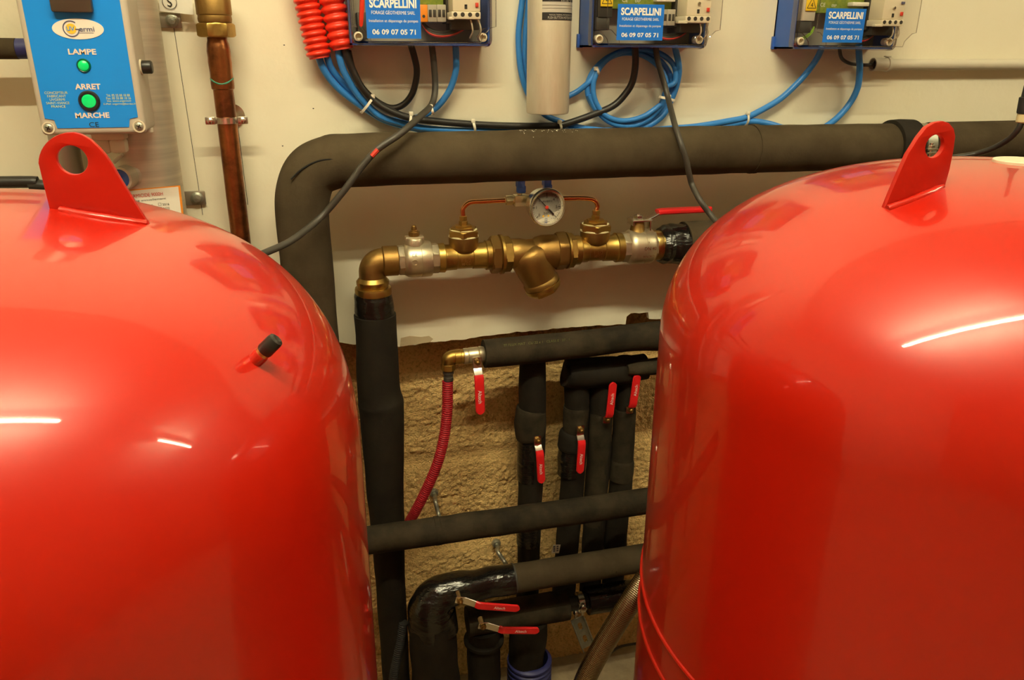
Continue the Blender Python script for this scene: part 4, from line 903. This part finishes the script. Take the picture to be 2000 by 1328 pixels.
s = M(); lt(s, 'Lampe annuellement', 287, 391, 5, 70); lt(s, '□ 2015', 288, 401, 4.5, 22) if False else None
lt(s, '2015', 292, 402, 4.5, 13); lt(s, '2016', 324, 399, 4.5, 12); lt(s, '2020', 325, 407, 4.5, 12)
for (px, py) in ((280,402),(312,399),(313,407)):
    q = P(px,py,OL+.001); 
    for dx, dz, w1, h1 in ((-1,0,.0003,.0036),(1,0,.0003,.0036),(0,1,.0036,.0003),(0,-1,.0036,.0003)): s.box(q+X*dx*.0018+Z*dz*.0018, (w1,.0002,h1))
s.build('print', 'blackp', t)
tag(M().sweep([P(222,318,OL+.004), P(232,308,OL+.004), P(239,301,OL+.004)], .0022, 8, 4).build('sensor_cable', 'pvc', org=P(222,318,OL)), 'short pale cable leaving the grey control box downwards', 'cable')
q = P(135,310,.03); tag(M().sweep([V((q.x,-.04,.85)), V((q.x,-.04,1.1)), V((q.x,-.04,1.24))], .019, 28, 4).build('steel_pipe', 'steeldark', org=(q.x,-.04,.85)), 'dull grey steel pipe seen through the left lug hole', 'pipe')
a = P(55,95,.06); tt = thing('insulated_pipe', 'black foam pipe with blue end band entering behind the control box', 'pipe', a)
k = pm(a); z_ = P(20,95,.06).z
M().sweep([V((-1.7,-.06,z_)), V((-1.0,-.06,z_)), V((P(34,95,.06).x,-.06,z_))], 19.5*k, 28, 8, jit=.03).build('foam_sleeve', 'foam', tt)
M().lathe((P(33,95,.06).x,-.06,z_), X, [(17*k,0),(19*k,.001),(19*k,.028)], 28).build('blue_band', 'bluecorr', tt)
z_ = P(30,358,.05).z
tag(M().sweep([V((-1.7,-.05,z_+.01)), V((-.9,-.05,z_+.004)), P(0,356,.05), P(60,361,.05), V((P(100,366,.05).x,-.05,z_-.006)), V((P(130,366,.05).x,-.03,z_-.01))], .0085, 18, 8).build('black_cable', 'blackc', org=P(30,358,.05)), 'thick black cable along the wall just above the left tank', 'cable')
# paper tag top left
q = P(344,12,.012); t = tag(M().plate([P(310,-10,.012),P(312,22,.012),P(378,29,.012),P(374,-10,.012)], .0006, -Y).build('paper_label', 'paper', org=q), 'white paper slip with circled S behind the brass fitting', 'label')
s = M().text('S', P(331,4,.0135), X, Z, h=.012, lift=.0002); c_ = P(331,4,.0137); r_ = .0095
for i in range(20):
    p0 = c_+X*r_*math.cos(i*PI/10)+Z*r_*math.sin(i*PI/10); p1 = c_+X*r_*math.cos((i+1)*PI/10)+Z*r_*math.sin((i+1)*PI/10); s.strip([p0,p1], .0008, .0003, Y.cross(p1-p0))
s.build('print', 'blackp', t)

# ------------------------------------------------------------------ copper riser with brass coupling
OC = .045; q0, q1 = P(421,75,OC), P(471,447,OC); xc = (q0.x+q1.x)/2; k = pm(q0)
t = thing('copper_pipe', 'tarnished vertical copper pipe between the stainless tube and the foam elbow', 'pipe', (xc,-OC,.5))
zz = lambda py: P(440,py,OC).z
M().sweep([V((xc,-OC,.35)), V((xc,-OC,.7)), V((xc,-OC,zz(200))), V((xc,-OC,zz(165)))], 19.5*k, 32, 10).build('lower_tube', 'copperold', t)
M().lathe((xc,-OC,zz(175)), Z, [(20*k,0),(22*k,2*k),(22.5*k,12*k),(21.5*k,32*k),(22.5*k,52*k),(22*k,60*k),(22.5*k,72*k),(21*k,85*k),(19*k,92*k),(19*k,110*k)], 32).build('soldered_sleeve', 'copperold', t)
M().sweep([V((xc+21*k*math.cos(a_),-OC+21.5*k*math.sin(a_),zz(158)+5*k*math.cos(2*a_))) for a_ in [math.radians(-170+16*i) for i in range(11)]], .0014, 8, 4, jit=.4, jf=120).build('verdigris', 'verdigris', t)
cp = thing('brass_coupling', 'brass compression coupling on top of the copper pipe', 'coupling', (xc,-OC,zz(73)))
M().hexn((xc,-OC,zz(73)), Z, 36*k, 26*k, .15).build('nut', 'brass', cp)
M().lathe((xc,-OC,zz(46)), Z, [(28*k,0),(31*k,2*k),(32*k,8*k),(31*k,14*k),(33*k,16*k),(33*k,55*k),(30*k,60*k)], 36).build('coupling_body', 'brassold', cp)
M().sweep([V((xc-10*k,-OC,zz(0)+3*k)), V((xc-45*k,-OC,zz(0)+6*k)), V((xc-70*k,-OC,zz(0)+6*k))], 6*k, 14, 4).build('side_tube', 'copperold', cp)
c_ = thing('pipe_clamp', 'zinc saddle clamp holding the copper pipe to the wall', 'clamp', (xc,-OC,zz(235)))
M().lathe((xc,-OC,zz(235)-7*k), Z, [(19.6*k,0),(22*k,.001),(22*k,14*k-.001),(19.6*k,14*k)], 36).build('band', 'chrome', c_)
for sg in (-1,1):
    e = V((xc+sg*31*k,-OC-.003,zz(235)))
    M().box(e, (20*k,.004,15*k), .0012).build('ear', 'chrome', c_)
    M().lathe(e-Y*.001, -Y, [(6*k,0),(6*k,.003),(3*k,.0045),(0,.0045)], 16).box(e-Y*.0056, (7*k,.0004,1.3*k)).build('screw', 'chrome', c_)
M().lathe((xc+8*k,-.001,zz(235)+4*k), -Y, [(24*k,0),(24*k,.0015)], 28).sweep([V((xc,-OC+19*k,zz(235))), V((xc,0,zz(235)))], .004, 10, 2).build('base_plate', 'chrome', c_)

# ------------------------------------------------------------------ red corrugated conduits
def rconduit(p0, p1, wpx, pitch, off, label):
    a, b = P(*p0, off), P(*p1, off); d = (b-a).normalized(); k = pm(b); r = wpx*k/2; L = (b-a).length; n = int(L/(pitch*k)); pr = []
    for i in range(n):
        h = i*pitch*k; q = pitch*k; pr += [(r*.80,h),(r*.84,h+q*.12),(r*.96,h+q*.25),(r,h+q*.42),(r,h+q*.55),(r*.96,h+q*.72),(r*.84,h+q*.86)]
    pr += [(r*.8,n*pitch*k)]
    e = a+d*(n*pitch*k)
    t = thing('corrugated_conduit', label, 'conduit', e, 'red corrugated conduits')
    M().lathe(a, d, pr, 36).build('ribbed_tube', 'redpl', t, sharp=60)
    M().lathe(e-d*.0002, d, [(r*.80,0),(r*.80,.0025),(r*.66,.0025),(r*.66,-.01)], 30).build('mouth', 'redprint', t)
rconduit((584,-60),(624,112), 49, 12.0, .032, 'red corrugated conduit with narrow ribs at the far left of the cables')
rconduit((636,-60),(672,106), 50, 15.5, .036, 'red corrugated conduit with fat ribs touching the first control box')

# ------------------------------------------------------------------ cables
def cable(name, mt_, pts, wpx, label, cat='cable', grp=None, smooth=8):
    q = [P(*p) for p in pts]; k = pm(q[len(q)//2])
    return tag(M().sweep(q, wpx*k/2, 16, smooth).build(name, mt_, org=q[0]), label, cat, grp)
BL = 'blue cables on the wall'
cable('blue_cable', 'blue', [(620,96,.032),(624,116,.032),(632,135,.028),(647,157,.022),(672,182,.018),(715,213,.016),(750,234,.015),(790,246,.015),(840,256,.014),(900,262,.014),(1000,264,.014),(1100,266,.014),(1200,264,.014),(1290,253,.014),(1360,247,.014),(1420,237,.014),(1455,230,.014),(1480,219,.014),(1520,196,.014),(1550,170,.016),(1575,143,.022),(1595,115,.034),(1606,92,.04)], 12.5, 'long blue cable from the narrow-ribbed conduit to the last control box', grp=BL)
cable('blue_cable', 'blue', [(637,98,.030),(641,118,.028),(650,138,.022),(672,165,.014),(700,197,.008),(730,222,.008),(765,235,.010),(800,234,.012),(825,226,.014),(845,215,.018),(862,200,.020),(880,172,.022),(890,140,.028),(891,115,.034),(890,88,.04)], 12.5, 'blue cable looping up into the right side of the first control box', grp=BL)
cable('blue_cable', 'blue', [(660,92,.036),(663,112,.036),(672,140,.032),(690,172,.028),(714,202,.026),(745,228,.024),(787,241,.022),(825,250,.022),(875,254,.022),(940,256,.020),(1020,257,.018),(1100,256,.016),(1190,255,.014),(1250,251,.012),(1292,228,.012),(1313,190,.014),(1323,160,.02),(1326,130,.028),(1318,90,.04)], 12.5, 'blue cable from the fat-ribbed conduit up to the second control box', grp=BL)
cable('blue_cable', 'blue', [(1022,-30,.014),(1020,0,.014),(1013,60,.014),(1014,110,.014),(1020,150,.014),(1034,188,.012),(1062,222,.012),(1090,236,.012),(1120,246,.012),(1160,253,.012),(1215,256,.010),(1262,243,.010),(1298,210,.012),(1312,170,.012),(1303,135,.012),(1270,106,.012),(1230,98,.012),(1192,110,.014),(1163,134,.014),(1148,165,.014),(1152,195,.014),(1172,222,.014),(1205,240,.014),(1245,240,.014),(1285,215,.020),(1300,180,.020)], 11, 'blue cable passing behind the metal cylinder into the coil', grp=BL)
cable('blue_cable', 'blue', [(1034,-30,.012),(1031,20,.012),(1026,70,.012),(1026,120,.012),(1036,165,.008),(1060,200,.008),(1085,203,.008),(1110,188,.010),(1130,177,.012),(1152,158,.018),(1168,133,.018),(1192,112,.018),(1222,103,.018),(1258,109,.018),(1288,132,.018),(1302,165,.018),(1295,200,.018),(1272,228,.018),(1235,246,.018),(1195,240,.018),(1165,215,.018),(1150,185,.018)], 11, 'blue cable sweeping right from the metal cylinder across the coil', grp=BL)
cable('blue_cable', 'blue', [(1677,88,.04),(1678,110,.034),(1679,137,.024),(1675,171,.018),(1659,203,.014),(1632,233,.014),(1600,253,.014),(1565,257,.014),(1530,250,.014),(1506,243,.014),(1480,238,.014),(1458,238,.012),(1400,248,.010),(1330,254,.010),(1270,257,.010)], 12, 'blue cable looping down from the right side of the last control box', grp=BL)
BK = 'black cables on the wall'
cable('black_cable', 'blackc', [(672,88,.040),(677,108,.040),(690,140,.036),(707,172,.034),(732,198,.034),(762,217,.034),(800,230,.032),(850,237,.030),(925,243,.026),(1000,246,.024),(1080,246,.022),(1105,242,.022),(1155,225,.022),(1197,207,.022),(1220,185,.024),(1235,160,.028),(1241,125,.034),(1240,88,.04)], 13.5, 'thick black cable from the fat-ribbed conduit to the second control box', grp=BK)
cable('black_cable', 'blackc', [(802,86,.04),(809,110,.034),(814,135,.028),(812,160,.022),(804,185,.018),(788,204,.016),(767,211,.016),(745,204,.014),(720,185,.012),(700,160,.014),(687,130,.022),(680,100,.032)], 12.5, 'black cable looping down from the left of the first control box', grp=BK)
cable('black_cable', 'greyc', [(843,86,.045),(847,120,.040),(850,162,.040),(848,190,.050),(840,209,.065),(822,226,.100),(800,246,.135),(775,266,.150),(737,292,.157),(707,325,.158),(690,348,.158),(664,382,.158),(625,426,.158),(572,468,.20),(522,492,.23),(470,512,.27)], 13.5, 'long grey-black cable crossing diagonally in front of the foam pipe', grp=BK)
M().sweep([P(738,292,.1615), P(726,305,.1615)], .0034, 8, 3).build('red_mark', 'redprint', bpy.data.objects[-1] if False else [o for o in bpy.data.objects if o.get('label','').startswith('long grey-black')][0])
cable('black_cable', 'greyc', [(1280,88,.045),(1285,120,.042),(1297,162,.045),(1307,200,.065),(1317,240,.12),(1329,278,.150),(1340,312,.155),(1346,340,.155),(1352,362,.155),(1367,391,.18),(1386,417,.19),(1402,437,.21),(1430,470,.25)], 11.5, 'black cable dropping from the second control box toward the right tank', grp=BK)
cable('grey_cable', 'greyc', [(1640,88,.04),(1641,105,.034),(1646,116,.026),(1660,124,.020),(1675,126,.008),(1692,127,.015),(1712,127,.018),(1740,127,.018)], 6.5, 'thin grey cable going into the open conduit end')
cable('black_cable', 'blackc', [(1999,225,.45),(1990,250,.45),(1970,272,.44),(1936,291,.42),(1899,302,.40),(1865,307,.40),(1850,309,.40)], 11, 'black cable curving behind the right lug from the dark plug')
# coil's third turn
cable('blue_cable', 'blue', [(1300,170,.026),(1318,160,.026),(1316,128,.024),(1290,105,.022),(1250,96,.022),(1210,102,.022),(1178,124,.022),(1160,158,.022),(1162,195,.022),(1182,225,.022),(1215,236,.022),(1255,228,.024),(1290,205,.024)], 10.5, 'innermost turn of blue cable in the coil', grp=BL)
def tie(pa, pb, off, r_out, label, head):
    a, b = P(*pa, off), P(*pb, off); d = (b-a); L = d.length; d.normalize(); nrm = -Y
    q = thing('cable_tie', label, 'tie', (a+b)/2, 'white cable ties')
    pts = [a+Y*r_out, a+d*L*.02, (a+b)/2+nrm*r_out*.6, b-d*L*.02, b+Y*r_out]
    M().strip(catmull(pts, 5), .0040, .0010, d.cross(nrm)).build('strap', 'tie', q)
    hd = P(*head, off); M().box(hd, (.0065,.006,.0065), .0012).build('tie_head', 'tie', q)
tie((729,190),(706,220),.036,.010,'white cable tie around the bundle below the red conduits',(728,188))
tie((803,223),(798,252),.034,.010,'white cable tie on the bundle where the diagonal cable crosses',(803,222))
tie((841,208),(846,224),.066,.010,'white cable tie at the top of the diagonal grey-black cable',(841,208))
tie((924,237),(928,258),.030,.008,'white cable tie on the bundle left of the metal cylinder',(924,236))
tie((1093,239),(1096,256),.028,.008,'white cable tie just below the metal cylinder',(1093,238))
tie((1164,132),(1169,146),.024,.008,'white cable tie at the upper left of the blue coil',(1164,134))
tie((1292,190),(1319,197),.052,.010,'white cable tie binding the coil to the right-hand black cable',(1306,189))
tie((1461,222),(1458,244),.018,.008,'white cable tie joining the two blue cables near the last box',(1461,221))

# ------------------------------------------------------------------ metal cylinder, conduit, plug
OCp = .062; xa, xb = P(1029,150,OCp).x, P(1112,150,OCp).x; xm = (xa+xb)/2; Rc = (xb-xa)/2*.97; zb = P(1070,222,OCp).z
t = thing('aluminium_cylinder', 'worn bare aluminium capacitor cylinder between the first two control boxes', 'cylinder', (xm,-OCp,zb))
M().lathe((xm,-OCp,zb), Z, [(Rc*.85,.0),(Rc*.97,.001),(Rc,.004),(Rc,.15),(Rc,.28),(Rc*.9,.285)], 56).build('can', 'alu', t)
def wrapc(z0, z1, a0, a1, rr, n=20):
    s = M(); rg = []
    for z in (z0, z1): rg.append([V((xm+rr*math.sin(a0+(a1-a0)*i/n), -OCp-rr*math.cos(a0+(a1-a0)*i/n), z)) for i in range(n+1)])
    return s.ring_mesh(rg, closed=False, cap=False)
zz_ = lambda py: P(1085,py,OCp+Rc).z
A0, A1 = -.62, 1.25
wrapc(zz_(39), zz_(24), A0, A1, Rc+.0005).build('black_band', 'blackp', t)
wrapc(zz_(24), zz_(-2), A0, A1, Rc+.0004).build('silver_label', 'silver', t)
wrapc(zz_(3), zz_(-20), A0, A1, Rc+.0006).build('black_band', 'blackp', t)
def wtext(txt, py, h, a0, a1, mt_, nm):
    s = M().text(txt, (0,0,0), X, Z, h=h, w=(a1-a0)*Rc, lift=0); am = (a0+a1)/2; z = zz_(py)
    s.v = [V((xm+(Rc+.0010)*math.sin(am+v.x/Rc), -OCp-(Rc+.0010)*math.cos(am+v.x/Rc), z+v.z)) for v in s.v]; s.build(nm, mt_, t)
wtext('PUSH BUTTON MOTOR RESET', 34.5, .0036, -.36, 1.05, 'silver', 'lettering')
wtext('MANUAL THERMAL MOTOR PROTECTOR', 29, .0022, -.30, 1.0, 'silver', 'lettering')
wtext('33147 X', 1, .004, .2, .9, 'silver', 'lettering')
s = M()
for py in (10,16):
    s.v += wrapc(zz_(py)-.0002, zz_(py)+.0002, A0, A1, Rc+.0007).v
s.f += [f for f in wrapc(0,1,A0,A1,1).f] + [tuple(i+42 for i in f) for f in wrapc(0,1,A0,A1,1).f]
s.build('table_lines', 'blackp', t)
O7 = .016; a = P(1704,126,O7); r_ = 12*pm(a)
t = thing('conduit', 'pale grey plastic conduit running to the right edge below the last box', 'conduit', a)
zc = (P(1720,126,O7).z+P(1980,126,O7).z)/2
xa, xj = P(1704,126,O7).x, P(1733,126,O7).x
M().lathe((xj,-O7,zc), X, [(r_*.86,0),(r_*.88,.001),(r_*.88,1.9),(r_*.7,1.9)], 28).build('tube', 'pvc', t)
M().lathe((xa,-O7,zc), X, [(r_*.84,.03),(r_*.84,0),(r_*1.02,.0),(r_*1.04,.002),(r_*1.04,xj-xa),(r_*.9,xj-xa+.002)], 28).build('socket', 'pvc', t)
M().lathe((xj-.004,-O7,zc), X, [(r_*1.04,0),(r_*1.16,.001),(r_*1.16,.007),(r_*1.04,.008)], 28).box((xj-.002,-O7-.0,zc+r_*1.25), (.012,.006,.002), .0006).build('clip', 'pvc', t)
M().cyl((1.9,0,0)if False else (xa+.008,-O7,zc), X, r_*.83, .002, 20).build('dark_bore', 'black', t)
O8 = .45
q = P(1999,180,O8); k = pm(q)
t = thing('cable_plug', 'blurred dark plug with cream collar at the top right edge', 'plug', P(1999,236,O8))
M().lathe(V((P(2001,230,O8).x,-O8,P(2000,222,O8).z)), Z, [(15*k,0),(16*k,3*k),(17*k,30*k),(14*k,32*k),(13*k,60*k),(10*k,95*k),(5*k,140*k),(5*k,400*k)], 24).build('plug_body', 'rubber', t)
M().lathe(V((P(2001,230,O8).x,-O8,P(2000,240,O8).z)), Z, [(12*k,0),(14*k,2*k),(14*k,16*k),(12*k,18*k)], 24).build('collar', 'paste', t)
